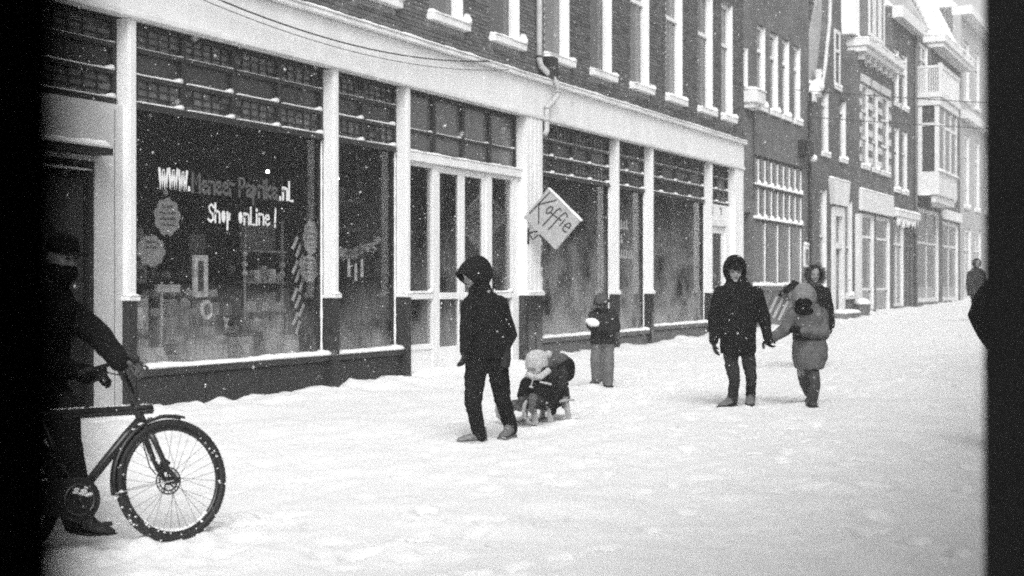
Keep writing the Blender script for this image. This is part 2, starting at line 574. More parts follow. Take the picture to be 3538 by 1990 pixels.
def snow_ground():
    us = [-60, -40, -25, -15, -8, -4, -1, 1, 2.5]
    u = 3.5
    while u < 80:
        us.append(u)
        u += max(0.03, 0.0042 * u + 0.012)
    us += [84, 90, 100, 120, 160, 240, 400]
    vs = [-200, -80, -40, -20, -14, -11.5, -10.6] + list(np.arange(-10.3, 0.46, 0.037)) + [0.8, 2, 6, 14, 30, 80, 200]
    U, V = np.meshgrid(np.array(us, float), np.array(vs, float), indexing='ij')
    Z = 0.012 * (np.clip(U, -20, 110) - 10)
    t = np.clip((V + 1.15 + 0.28 * vnoise(U * 1.7, U * 0 + 5)) / 1.0, 0, 1)
    Z += 0.085 * t * t * (3 - 2 * t)
    Z += 0.024 * vnoise(U * 0.9 + 3, V * 1.1) + 0.02 * vnoise(U * 2.3, V * 3.1 + 40)
    tread = np.clip(0.55 + 0.5 * vnoise(U * 0.35 + 60, V * 0.8 + 17), 0.12, 1)
    Z += tread * (0.010 * vnoise(U * 6.1 + 9, V * 6.7) + 0.009 * vnoise(U * 11 + 31, V * 12 + 8) + 0.0055 * vnoise(U * 21, V * 22 + 50))
    # sledge and tyre ruts running along the street
    for v0, w, d in ((-5.6, 0.05, 0.016), (-5.25, 0.05, 0.014), (-4.7, 0.04, 0.014), (-7.2, 0.06, 0.013), (-7.9, 0.05, 0.012), (-6.3, 0.09, 0.014), (-3.5, 0.06, 0.012)):
        c = v0 + 0.35 * vnoise(U * 0.11 + v0, U * 0 + 3 * v0)
        Z -= d * np.exp(-((V - c) / w) ** 2) * np.clip(0.6 + vnoise(U * 0.7 + v0 * 9, U * 0), 0, 1)
    r = random.Random(11)
    ua, va = np.array(us), np.array(vs)
    for _ in range(560):
        cu = 4 + 34 * r.random() ** 1.5
        cv = r.choice((-3.4, -4.4, -5.2, -6.0, -6.9, -7.6, -8.6)) + r.gauss(0, 0.42)
        if cv > -0.9:
            continue
        a = r.gauss(0, 0.45)
        L, W, d = 0.15 * r.uniform(0.7, 1.1), 0.058 * r.uniform(0.8, 1.3), r.uniform(0.014, 0.036)
        i0, i1 = np.searchsorted(ua, cu - 0.35), np.searchsorted(ua, cu + 0.35)
        j0, j1 = np.searchsorted(va, cv - 0.35), np.searchsorted(va, cv + 0.35)
        du, dv = U[i0:i1, j0:j1] - cu, V[i0:i1, j0:j1] - cv
        p, q = du * math.cos(a) + dv * math.sin(a), -du * math.sin(a) + dv * math.cos(a)
        e = (p / L) ** 2 + (q / W) ** 2
        Z[i0:i1, j0:j1] += -d * np.exp(-e ** 2) + d * 0.5 * np.exp(-((np.sqrt(e) - 1.45) / 0.3) ** 2)
    # trails: sledge runners, bicycle tyre, and the steps of the walkers in view
    def rut(p, q, w, d):
        t = np.clip(((U - p[0]) * (q[0] - p[0]) + (V - p[1]) * (q[1] - p[1])) / ((q[0] - p[0]) ** 2 + (q[1] - p[1]) ** 2), 0, 1)
        e = np.hypot(U - p[0] - t * (q[0] - p[0]), V - p[1] - t * (q[1] - p[1])) / w
        return d * (np.exp(-e ** 2) - 0.45 * np.exp(-((e - 1.9) / 0.6) ** 2))
    for off in (-0.17, 0.17):
        Z -= rut((13.4, -4.07 + off), (18.2, -3.72 + off), 0.045, 0.03)
        Z -= rut((18.2, -3.72 + off), (27.0, -3.9 + off), 0.05, 0.025)
    Z -= rut((6.6, -4.86), (3.2, -5.4), 0.05, 0.03)
    steps = []
    for (cu, cv, a, n) in ((11.9, -4.4, 0.07, 11), (15.9, -5.6, -0.04, 12), (16.3, -6.2, -0.03, 12), (12.9, -8.8, 0.02, 8), (17.9, -3.0, 0.1, 8)):
        for k in range(1, n):
            steps.append((cu + 0.66 * k, cv + a * 0.66 * k + 0.11 * (1 if k % 2 else -1) + r.gauss(0, 0.03)))
    for (cu, cv) in steps:
        i0, i1 = np.searchsorted(ua, cu - 0.4), np.searchsorted(ua, cu + 0.4)
        j0, j1 = np.searchsorted(va, cv - 0.4), np.searchsorted(va, cv + 0.4)
        e = ((U[i0:i1, j0:j1] - cu) / 0.16) ** 2 + ((V[i0:i1, j0:j1] - cv) / 0.065) ** 2
        Z[i0:i1, j0:j1] += -0.04 * np.exp(-e ** 2) + 0.02 * np.exp(-((np.sqrt(e) - 1.5) / 0.3) ** 2)
    # where feet, runners and the wheel stand, the snow is pressed to their soles, with a rim pushed up around
    for (cu, cv, zf, rad) in CONTACTS:
        i0, i1 = np.searchsorted(ua, cu - 0.6), np.searchsorted(ua, cu + 0.6)
        j0, j1 = np.searchsorted(va, cv - 0.6), np.searchsorted(va, cv + 0.6)
        e = np.hypot(U[i0:i1, j0:j1] - cu, V[i0:i1, j0:j1] - cv) / rad
        k = np.exp(-e ** 4)
        Z[i0:i1, j0:j1] = Z[i0:i1, j0:j1] * (1 - k) + (zf + 0.006) * k + 0.014 * np.exp(-((e - 1.35) / 0.3) ** 2)
    # heaps kicked up against the shop fronts
    Z += np.where((V > -0.55) & (V < 0.5), 0.06 * np.clip(vnoise(U * 3.3 + 70, V * 2 + 3), 0, 1) + 0.022 * vnoise(U * 9, V * 9), 0)
    nu, nv = len(us), len(vs)
    co = np.stack([U, V, Z], -1).reshape(-1, 3)
    i = np.arange(nu * nv).reshape(nu, nv)
    fa = np.stack([i[:-1, :-1], i[1:, :-1], i[1:, 1:], i[:-1, 1:]], -1).reshape(-1, 4)
    me = bpy.data.meshes.new('snow_ground')
    me.vertices.add(len(co))
    me.vertices.foreach_set('co', co.ravel())
    me.loops.add(fa.size)
    me.loops.foreach_set('vertex_index', fa.ravel().astype(np.int32))
    me.polygons.add(len(fa))
    me.polygons.foreach_set('loop_start', np.arange(0, fa.size, 4, dtype=np.int32))
    me.polygons.foreach_set('use_smooth', np.ones(len(fa), bool))
    me.update(calc_edges=True)
    me.materials.append(M['ground_snow'])
    o = bpy.data.objects.new('ground', me)
    col.objects.link(o)
    o['kind'] = 'structure'
    WORLD[o.name] = o.matrix_basis.copy()
    return o

M['ground_snow'] = mat('trodden_snow', 0.70, 0.6, 0.045, 3.2, 0.45, 38, 0.2)
ground = snow_ground()

# ------------------------------------------------------------------ windows of the houses
def house_window(root, u0, u1, z0, z1, v=0.0, recess=0.12, stile=0.08, bars_z=(), bars_u=(), glass='glass_dark', frame='white', sill=True, name='window', lining=True, sill_out=0.07, snowy=True):
    mb = MB()
    yf0, yf1 = v + recess - 0.05, v + recess + 0.03
    mb.frame(u0 + 0.003, u1 - 0.003, z0, z1 - 0.003, stile, yf0, yf1)
    for b in bars_z:
        mb.box(u0 + stile, u1 - stile, yf0 - 0.012, yf1 - 0.004, b - 0.04, b + 0.04)
    for b in bars_u:
        zz = [z0 + stile] + [q for q in bars_z] + [z1 - stile]
        for a, c in zip(zz, zz[1:]):
            mb.box(b - 0.022, b + 0.022, yf0 + 0.005, yf1 - 0.008, a + (0.04 if a in bars_z else 0), c - (0.04 if c in bars_z else 0))
    if lining:                                    # painted reveals
        for a, b in ((u0 + 0.003, u0 + 0.015), (u1 - 0.015, u1 - 0.003)):
            mb.box(a, b, v + 0.004, yf0, z0, z1 - 0.003)
    f = mb.build(name, frame, root, bevel=0.006 if u0 < 34 else 0)
    MB().box(u0 + stile - 0.01, u1 - stile + 0.01, v + recess - 0.004, v + recess + 0.008, z0 + stile - 0.01, z1 - stile - 0.003).build('pane', glass, f)
    if sill:
        MB().box(u0 - 0.05, u1 + 0.05, v - sill_out, v + recess - 0.05, z0 - 0.105, z0 - 0.002).build('sill', frame, f, bevel=0.006 if u0 < 34 else 0)
        if snowy:
            snow_strip(u0 - 0.05, u1 + 0.05, v - sill_out - 0.01, v + recess - 0.05, z0 - 0.001, 0.055 * rng.uniform(.5, 1.25), ragged=0.6, drift=rng.uniform(.08, .2)).build('snow', 'snow', f, smooth=True)
    return f

# ------------------------------------------------------------------ the long shop building
shop = thing('shop_building', 'long dark brick building with white fascia over a row of tall display windows', 'building', (22.0, 0, 0.1))
U0, U1 = 8.0, 33.96
OPEN = [(10.2, 11.27), (12.2, 13.27), (14.2, 15.27), (16.2, 17.27), (18.25, 19.32), (20.25, 21.32), (22.3, 23.37), (24.32, 25.39), (26.35, 27.42), (28.4, 29.47), (30.5, 31.57), (32.2, 33.1)]
ZS, ZT = 5.47, 8.2
holes = [(a, b, ZS - 0.005, ZT) for a, b in OPEN]
wall_cells(MB(), U0, U1, 4.3, 11.6, 0.012, 0.32, holes).build('wall', 'mortar', shop)
MB().box(U0, U1, 0.34, 9.0, 4.6, 11.58).build('upper_storey', 'room', shop)
MB().box(U0 - 0.1, U1, -0.25, 9.1, 11.6, 11.8).build('eaves', 'white', shop)

# bricks: the three hundred that show largest are parts, the rest one part of laid brickwork
course, blen = 0.0628, 0.222
bricks = []
k = 0
z = 5.02
while z < 9.1:
    x = 12.4 + (0.5 * blen if k % 2 else 0)
    while x < U1 - 0.02:
        a, b = x, min(x + blen - 0.011, U1)
        segs = [(a, b)]
        for (p, q) in OPEN:
            if z + course > ZS - 0.14 and z < ZT + 0.02:
                nx = []
                m0 = 0.052 if z < ZS else 0.0
                for (c, d) in segs:
                    if d <= p - m0 or c >= q + m0:
                        nx.append((c, d))
                    else:
                        if c < p - m0 - 0.03: nx.append((c, p - m0))
                        if d > q + m0 + 0.03: nx.append((q + m0, d))
                segs = nx
        for (c, d) in segs:
            bricks.append((c, d, z, z + course - 0.0105))
        x += blen
    z += course
    k += 1
def seen_z(u):
    return 1.45 + 10.31 * 0.2 / (0.4404 - (0.4404 * u - 9.256) / (0.898 * u + 4.54) * 0.898 + 1e-6) * 1.0
near, rest = [], []
for b in bricks:
    Yd = 0.898 * b[0] + 4.54
    vis = (b[3] - 1.45) / Yd < 0.2035
    (near if vis and len(near) < 100000 else rest).append((b, Yd))
near.sort(key=lambda q: q[1])
single = [q[0] for q in near[:298]]
rest = [q[0] for q in near[298:]] + [q[0] for q in rest]
proto = {}
for (a, b, c, d) in single:
    key = round(b - a, 2)
    if key not in proto:
        mb = MB().box(-(b - a) / 2, (b - a) / 2, -0.004, 0.02, 0, d - c)
        o = mb.build('brick', 'brick', None, bevel=0.0)
        proto[key] = o
    else:
        o = proto[key].copy()
        col.objects.link(o)
    o.name = 'brick'
    o.location = ((a + b) / 2, rng.uniform(-0.003, 0.003), c)
    o.rotation_euler = (rng.gauss(0, 0.006), rng.gauss(0, 0.004), rng.gauss(0, 0.006))
    o.parent = shop
    o.matrix_parent_inverse = WORLD[shop.name].inverted()
mb = MB()
for (a, b, c, d) in rest:
    y = rng.uniform(-0.004, 0.004)
    mb.box(a, b, y - 0.003, 0.02, c, d)
tag(mb.build('brickwork', 'brick', shop), kind='stuff')

for i, (a, b) in enumerate(OPEN):
    house_window(shop, a, b, ZS, ZT, 0.0, 0.16, 0.1, bars_z=(7.2,), glass=('glass_dark', 'grey_glass', 'glass_dark', 'grey_glass', 'grey_glass')[i % 5], sill_out=0.11)

# fascia, moulding, cornice, with the snow that lies on it
MB().box(U0, 33.62, -0.12, 0.01, 4.36, 4.90).build('fascia', 'white', shop, bevel=0.008)
MB().box(U0, 33.63, -0.15, 0.005, 4.285, 4.358).build('moulding', 'white_old', shop, bevel=0.012)
MB().box(U0, 33.66, -0.20, 0.008, 4.902, 4.965).build('cornice', 'white', shop, bevel=0.012)
snow_strip(U0, 33.66, -0.215, 0.0, 4.966, 0.05, step=0.12, ragged=0.5).build('snow', 'snow', shop, smooth=True)

# pilasters: white shaft, snowy cap, dark stone foot
PIL = [(11.68, 11.81, 0.073), (15.59, 15.72, 0.073), (17.45, 17.58, 0.073), (21.35, 21.96, 0.12), (25.45, 25.58, 0.073), (27.33, 27.46, 0.073), (31.18, 31.31, 0.073), (32.98, 33.62, 0.11)]
for i, (a, b, d) in enumerate(PIL):
    mb = MB().box(a, b, -d, 0.14, 1.345, 4.284)
    if b - a < 0.3:
        mb.box(a + 0.02, b - 0.02, -d - 0.012, -d + 0.0, 1.345, 4.284)
    else:
        for q in (a + 0.14, a + 0.3, a + 0.46):
            mb.box(q - 0.02, q + 0.02, -d - 0.01, -d, 1.345, 4.284)
    p = mb.build('pilaster', 'white', shop, bevel=0.006)
    MB().box(a - 0.025, b + 0.03, -d - 0.035, 0.145, 1.295, 1.343).build('cap', 'white', p, bevel=0.01)
    snow_strip(a - 0.02, b + 0.025, -d - 0.04, -d + 0.02, 1.344, 0.03, step=0.04).build('snow', 'snow', p, smooth=True)
    mb = MB()
    if i in (3,):
        mb.box(a, b, -d, 0.14, 0.0, 1.294)
        mb.box(a + 0.02, a + 0.3, -d - 0.012, -d, 0.02, 1.28)
        mb.box(a + 0.33, b - 0.02, -d - 0.012, -d, 0.02, 1.28)
        mb.build('foot', 'tile_black', p, bevel=0.006)
    elif i == 7:
        mb.box(a, b, -d + 0.01, 0.14, 0.0, 1.294).build('foot', 'white_old', p, bevel=0.006)
    else:
        mb.box(a - 0.004, b + 0.004, -d - 0.012, 0.14, 0.0, 1.294)
        mb.build('foot', 'riser' if i < 5 else 'tile_black', p, bevel=0.006)
    if i == 3:                                     # small stickers down the corner of the broad pilaster
        for k, (zz, h, w) in enumerate(((2.2, 0.10, 0.05), (2.06, 0.09, 0.07), (1.92, 0.10, 0.06), (1.78, 0.13, 0.07), (1.62, 0.08, 0.05))):
            MB().box(b - 0.005 - w, b - 0.004, -d - 0.016, -d - 0.011, zz, zz + h).build('sticker', ('goods0', 'goods1', 'ink')[k % 3], p)

# display windows ----------------------------------------------------------
GV = 0.13                                          # the glass stands this far back
pane_count = [0]
pane_mesh = {}

def leaded(win, a, b, z0, z1, rows, cols, rest_mb):
    """A leaded light: cames and small frosted panes, ragged at the corners as old repairs left it."""
    cw, ch = (b - a) / cols, (z1 - z0) / rows
    cm = MB()
    for i in range(1, cols):
        cm.box(a + i * cw - 0.007, a + i * cw + 0.007, GV - 0.022, GV - 0.004, z0, z1)
    for j in range(1, rows):
        for i in range(cols):
            cm.box(a + i * cw + 0.007 * (i > 0), a + (i + 1) * cw - 0.007 * (i < cols - 1), GV - 0.02, GV - 0.004, z0 + j * ch - 0.007, z0 + j * ch + 0.007)
    for i in range(cols):
        for j in range(rows):
            dark = (i in (0, cols - 1) and rng.random() < 0.35) or rng.random() < 0.03
            mn = 'pane_dark' if dark else 'pane_frosted'
            c = (a + (i + 0.5) * cw, GV, z0 + (j + 0.5) * ch)
            if pane_count[0] < 296:
                key = (round(cw, 3), round(ch, 3), mn)
                if key not in pane_mesh:
                    o = MB().box(-cw / 2 + 0.004, cw / 2 - 0.004, -0.004, 0.004, -ch / 2 + 0.004, ch / 2 - 0.004).build('pane', mn, None)
                    pane_mesh[key] = o.data
                else:
                    o = bpy.data.objects.new('pane', pane_mesh[key])
                    col.objects.link(o)
                o.location = c
                o.rotation_euler = (rng.gauss(0, 0.03), 0, rng.gauss(0, 0.03))
                o.parent = win
                o.matrix_parent_inverse = WORLD[win.name].inverted()
                pane_count[0] += 1
            else:
                t1, t2 = rng.gauss(0, 0.0015), rng.gauss(0, 0.0015)
                (rest_mb[1] if dark else rest_mb[0]).box(c[0] - cw / 2 + 0.004, c[0] + cw / 2 - 0.004, GV - 0.004 + t1, GV + 0.004 + t2, c[2] - ch / 2 + 0.004, c[2] + ch / 2 - 0.004)
    return cm

ZB = (3.43, 3.73, 4.02)                            # undersides of the three rows of top lights
def display_window(u0, u1, n, lower=True, frame='dark_frame', glass='shop_glass', riser='riser', name='display_window', sill_z=0.555):
    fm = MB()
    zt = 4.284
    fm.box(u0, u0 + 0.05, GV - 0.05, GV + 0.04, 0.42 if lower else 3.38, zt)          # stiles
    fm.box(u1 - 0.05, u1, GV - 0.05, GV + 0.04, 0.42 if lower else 3.38, zt)
    fm.box(u0 + 0.05, u1 - 0.05, GV - 0.05, GV + 0.04, zt - 0.04, zt)
    fm.box(u0 + 0.05, u1 - 0.05, GV - 0.08, GV + 0.04, 3.37, ZB[0])                    # heavy transom
    fm.box(u0 + 0.05, u1 - 0.05, GV - 0.10, GV - 0.081, 3.355, 3.375)
    w = (u1 - u0 - 0.1) / n
    edges = [u0 + 0.05 + w * i for i in range(n + 1)]
    for e in edges[1:-1]:
        fm.box(e - 0.035, e + 0.035, GV - 0.05, GV + 0.04, ZB[0], zt - 0.04)
    win = fm.build(name, frame, shop, bevel=0.005)
    rest = (MB(), MB())
    bars, sn = MB(), MB()
    for i in range(n):
        a, b = edges[i] + (0.035 if i else 0), edges[i + 1] - (0.035 if i < n - 1 else 0)
        for z in ZB[1:]:
            bars.box(a, b, GV - 0.06, GV + 0.02, z - 0.045, z)
        for z in ZB:
            s = snow_strip(a + 0.005, b - 0.003, GV - 0.085 if z == ZB[0] else GV - 0.068, GV - 0.012, z + 0.0005, 0.021 if z < 4 else 0.009, drift=0.055 if z < 4 else 0.02)
            sn.add(s.v, s.f)
        for r, (z0, z1) in enumerate(((ZB[0], ZB[1] - 0.045), (ZB[1], ZB[2] - 0.045), (ZB[2], zt - 0.04))):
            if r == 1:
                MB().box(a, b, GV - 0.002, GV + 0.006, z0, z1).build('textured_pane', 'pane_dark', win)
                continue
            c = leaded(win, a, b, z0, z1, 3, 5, rest)
            c.build('leading', 'lead', win)
    bars.build('glazing_bar', frame, win, bevel=0.004)
    sn.build('snow', 'snow', win, smooth=True)
    if rest[0].v: tag(rest[0].build('leaded_panes', 'pane_frosted', win), kind='stuff')
    if rest[1].v: tag(rest[1].build('dark_leaded_panes', 'pane_dark', win), kind='stuff')
    if lower:
        MB().box(u0 + 0.05, u1 - 0.05, GV - 0.004, GV + 0.004, sill_z, 3.37).build('glass', glass, win)
        MB().box(u0 + 0.02, u1 - 0.002, -0.045, GV - 0.004, sill_z - 0.075, sill_z - 0.002).build('sill', frame if riser == 'riser' else 'riser_grey', win, bevel=0.006)
        snow_strip(u0 + 0.03, u1 - 0.004, -0.05, GV - 0.008, sill_z - 0.001, 0.045, step=0.05, ragged=0.5, drift=0.05).build('sill_snow', 'snow', win, smooth=True)
        s2 = MB()
        n2 = 34
        rings = []
        for i in range(n2 + 1):                       # snow blown up the jamb
            zz = sill_z + 0.03 + (3.33 - sill_z) * i / n2
            t = 0.014 + 0.012 * abs(float(vnoise(np.array([zz * 7 + u1]), np.array([3.0]))[0]))
            rings.append([(u1 - 0.052, GV - 0.052, zz), (u1 - 0.052 - t, GV - 0.05, zz), (u1 - 0.05, GV - 0.05 - t, zz), (u1 - 0.03, GV - 0.051, zz)])
        s2.rings(rings).build('jamb_snow', 'snow', win, smooth=True)
        p = MB().box(u0, u1, 0.02, 0.16, 0.0, sill_z - 0.076)
        rs = p.build('stall_riser', riser, shop)
        nn = max(1, round((u1 - u0) / 1.25))
        ww = (u1 - u0) / nn
        for i in range(nn):
            MB().box(u0 + i * ww + 0.012, u0 + (i + 1) * ww - 0.012, 0.0, 0.0195, 0.02, sill_z - 0.1).build('panel', riser, rs, bevel=0.006)
    return win

W0 = display_window(9.4, 11.68, 2, lower=False)
W1 = display_window(11.81, 15.59, 4)
W2 = display_window(15.72, 17.45, 2)
W3 = display_window(21.96, 25.45, 4, glass='shop_glass_reflect_film', riser='riser_grey')
W4 = display_window(25.58, 27.33, 2, glass='shop_glass_reflect_film', riser='riser_grey')
W5 = display_window(27.46, 31.18, 4, glass='shop_glass_reflect_film', riser='riser_grey', sill_z=0.62)
W6 = display_window(31.31, 32.98, 2, lower=False)

MB().box(U0, 9.395, 0.0, 0.18, 3.362, 4.284).build('plastered_wall', 'cream', shop)
# plastered bay with a dark door, beside the first pilaster
wall_cells(MB(), U0, 11.675, -0.1, 3.36, 0.0, 0.18, [(10.25, 11.27, -0.2, 2.74)]).build('plastered_wall', 'cream', shop)
MB().box(11.55, 11.56, -0.0025, 0.0, 0.1, 3.3).build('joint', 'plaster_grey', shop)
dr = MB().box(10.27, 11.25, 0.09, 0.14, 0.12, 2.72)
dr = dr.build('dark_door', 'tile_black', shop)
mb = MB().frame(10.252, 11.268, 0.1, 2.738, 0.06, 0.02, 0.088)
mb.build('door_frame', 'dark_frame', dr)
MB().box(10.35, 11.17, 0.075, 0.089, 1.2, 2.55).build('glass', 'glass_dark', dr)
MB().box(10.35, 11.17, 0.075, 0.089, 0.32, 1.05).build('panel', 'riser', dr)
MB().box(11.05, 11.08, 0.03, 0.089, 1.12, 1.26).build('handle', 'steel', dr)
MB().box(9.95, 11.29, -0.22, -0.001, 2.79, 2.86).build('door_hood', 'dark_frame', shop)
snow_strip(9.95, 11.29, -0.23, -0.003, 2.861, 0.075, drift=0.0).build('snow', 'snow', shop, smooth=True)
snow_strip(10.3, 11.22, -0.01, 0.085, 2.64, 0.03).build('snow', 'snow', shop, smooth=True)
MB().box(9.9, 12.2, -0.42, -0.03, -0.05, 0.075).build('door_step', 'riser', shop)
snow_strip(9.9, 12.2, -0.43, -0.04, 0.076, 0.045).build('snow', 'snow', shop, smooth=True)

# entrance bay: plain top lights, white double door with side lights
mb = MB().frame(17.58, 21.35, 3.385, 4.284, 0.05, GV - 0.05, GV + 0.04)
eb = [17.63 + 3.67 * i / 4 for i in range(5)]
for e in eb[1:-1]:
    mb.box(e - 0.045, e + 0.045, GV - 0.055, GV + 0.035, 3.435, 4.234)
for i in range(4):
    mb.box(eb[i] + (0.045 if i else 0), eb[i + 1] - (0.045 if i < 3 else 0), GV - 0.045, GV + 0.03, 3.70, 3.735)
top = mb.build('top_light', 'dark_frame', shop, bevel=0.004)
for i in range(4):
    a, b = eb[i] + (0.045 if i else 0), eb[i + 1] - (0.045 if i < 3 else 0)
    for (c, d) in ((3.435, 3.70), (3.735, 4.234)):
        MB().box(a, b, GV - 0.003, GV + 0.006, c, d).build('pane', 'pane_grey', top)
    snow_strip(a + 0.01, b - 0.01, GV - 0.05, GV - 0.004, 3.736, 0.014, drift=0.03).build('snow', 'snow', top, smooth=True)
EV = 0.07
ent = MB().box(17.58, 21.35, EV - 0.1, EV + 0.07, 3.26, 3.384)          # header
ent.box(17.58, 17.70, EV - 0.04, EV + 0.06, 0.1, 3.26)
ent.box(18.42, 18.56, EV - 0.04, EV + 0.06, 0.1, 3.26)
ent.box(20.16, 20.36, EV - 0.04, EV + 0.06, 0.1, 3.26)
ent.box(21.1, 21.35, EV - 0.04, EV + 0.06, 0.1, 3.26)
for a, b in ((17.70, 18.42), (20.36, 21.1)):
    ent.box(a, b, EV - 0.05, EV + 0.05, 1.26, 1.35)
    ent.box(a, b, EV - 0.02, EV + 0.05, 0.1, 0.6)
    ent.box(a, b, EV - 0.04, EV - 0.021, 0.52, 0.6)
    ent.box(a, b, EV - 0.03, EV + 0.05, 3.2, 3.26)
ent = ent.build('entrance_frame', 'white', shop, bevel=0.008)
for a, b in ((17.70, 18.42), (20.36, 21.1)):
    MB().box(a, b, EV + 0.01, EV + 0.02, 0.6, 1.26).build('glass', 'door_glass', ent)
    MB().box(a, b, EV + 0.01, EV + 0.02, 1.35, 3.2).build('glass', 'door_glass', ent)
    snow_strip(a, b, EV - 0.06, EV + 0.005, 1.351, 0.03, drift=0.06).build('snow', 'snow', ent, smooth=True)
snow_strip(17.6, 21.35, EV - 0.11, EV + 0.02, 3.385, 0.035, ragged=0.6).build('snow', 'snow', ent, smooth=True)
for a, b in ((18.565, 19.355), (19.365, 20.155)):
    mb = MB().frame(a, b, 0.12, 3.255, 0.1, EV - 0.02, EV + 0.03, wb=0.42)
    mb.box(a + 0.1, b - 0.1, EV - 0.025, EV + 0.03, 1.255, 1.355)
    d = mb.build('door_leaf', 'white', shop, bevel=0.006)
    MB().box(a + 0.1, b - 0.1, EV, EV + 0.01, 0.54, 1.255).build('glass', 'door_glass', d)
    MB().box(a + 0.1, b - 0.1, EV, EV + 0.01, 1.355, 3.155).build('glass', 'door_glass', d)
    hx = b - 0.06 if a < 19 else a + 0.06
    MB().box(hx - 0.015, hx + 0.015, EV - 0.07, EV - 0.03, 1.02, 1.24).build('handle', 'steel', d)
MB().box(17.75, 17.9, EV + 0.022, EV + 0.028, 0.72, 1.12).build('sticker', 'paper', ent)
MB().box(17.6, 21.3, -0.34, -0.05, 0.0, 0.14).build('door_step', 'plaster_grey', shop)
snow_strip(17.6, 21.3, -0.36, 0.02, 0.141, 0.06).build('snow', 'snow', shop, smooth=True)

# far bay: panel with a house number over a white door
mb = MB().box(31.31, 32.98, 0.03, 0.14, 3.02, 3.36)
mb.box(31.31, 31.42, 0.02, 0.14, 0.1, 3.02)
mb.box(32.6, 32.98, 0.02, 0.14, 0.1, 3.02)
mb.box(31.42, 32.6, -0.02, 0.14, 2.86, 3.02)
hb = mb.build('door_surround', 'white', shop, bevel=0.006)
for a, zz in ((31.55, 3.11), (31.62, 3.11), (32.25, 3.11)):
    MB().box(a, a + 0.035, 0.022, 0.029, zz, zz + 0.19).build('house_number', 'ink', hb)
MB().box(31.585, 31.62, 0.022, 0.028, 3.19, 3.225).build('house_number', 'ink', hb)
MB().box(32.16, 32.25, 0.022, 0.028, 3.265, 3.3).build('house_number', 'ink', hb)
mb = MB().frame(31.43, 32.59, 0.2, 2.85, 0.16, 0.06, 0.12, wb=0.6)
d = mb.build('white_door', 'white', shop, bevel=0.006)
MB().box(31.59, 32.43, 0.085, 0.095, 0.8, 2.69).build('glass', 'glass_dark', d)
MB().box(31.5, 31.53, 0.02, 0.059, 1.25, 1.4).build('handle', 'steel', d)

# the shop's inside: dark room behind the glass
rm = MB()
rm.box(8.0, 33.9, 4.4, 4.5, -0.3, 4.55)
rm.box(8.0, 33.9, 0.18, 4.4, 4.42, 4.55)
rm.box(8.0, 33.9, 0.18, 4.4, -0.3, -0.1)
for u in (8.0, 17.5, 21.6, 33.8):
    rm.box(u, u + 0.1, 0.18, 4.4, -0.1, 4.42)
rm.build('room', 'room', shop)
for (a, b) in ((11.85, 15.55), (15.76, 17.42), (22.0, 25.4), (25.62, 27.3), (27.5, 31.1)):
    MB().box(a, b, 0.18, 1.15, 0.36, 0.5).build('display_shelf', 'goods1', shop)

# downpipe with its swan neck and the two knees over the fascia
mb = MB().tube([(21.93, -0.07, 11.5), (21.93, -0.07, 5.32), (21.96, -0.09, 5.2), (22.2, -0.2, 5.02), (22.26, -0.25, 4.93), (22.26, -0.27, 4.78)], 0.05, 12)
mb.tube([(22.26, -0.27, 4.79), (22.26, -0.26, 4.72), (22.17, -0.2, 4.58), (22.03, -0.18, 4.5), (22.0, -0.18, 4.4), (22.0, -0.18, 4.1), (21.95, -0.16, 4.02)], 0.046, 12)
dp = mb.build('downpipe', 'pipe', shop, smooth=True)
for (x, y, z) in ((21.93, -0.07, 5.36), (22.26, -0.265, 4.8), (22.02, -0.185, 4.5), (22.0, -0.18, 4.28)):
    MB().tube([(x, y, z - 0.016), (x, y, z + 0.016)], 0.062, 12).build('clip', 'dark_frame' if z > 5 else 'pipe', dp)
bx = MB().box(22.08, 22.36, -0.24, 0.0, 4.98, 5.38)
bx = bx.build('alarm_box', 'black_box', shop, bevel=0.02)
snow_strip(22.09, 22.35, -0.23, -0.01, 5.381, 0.03).build('snow', 'snow', bx, smooth=True)

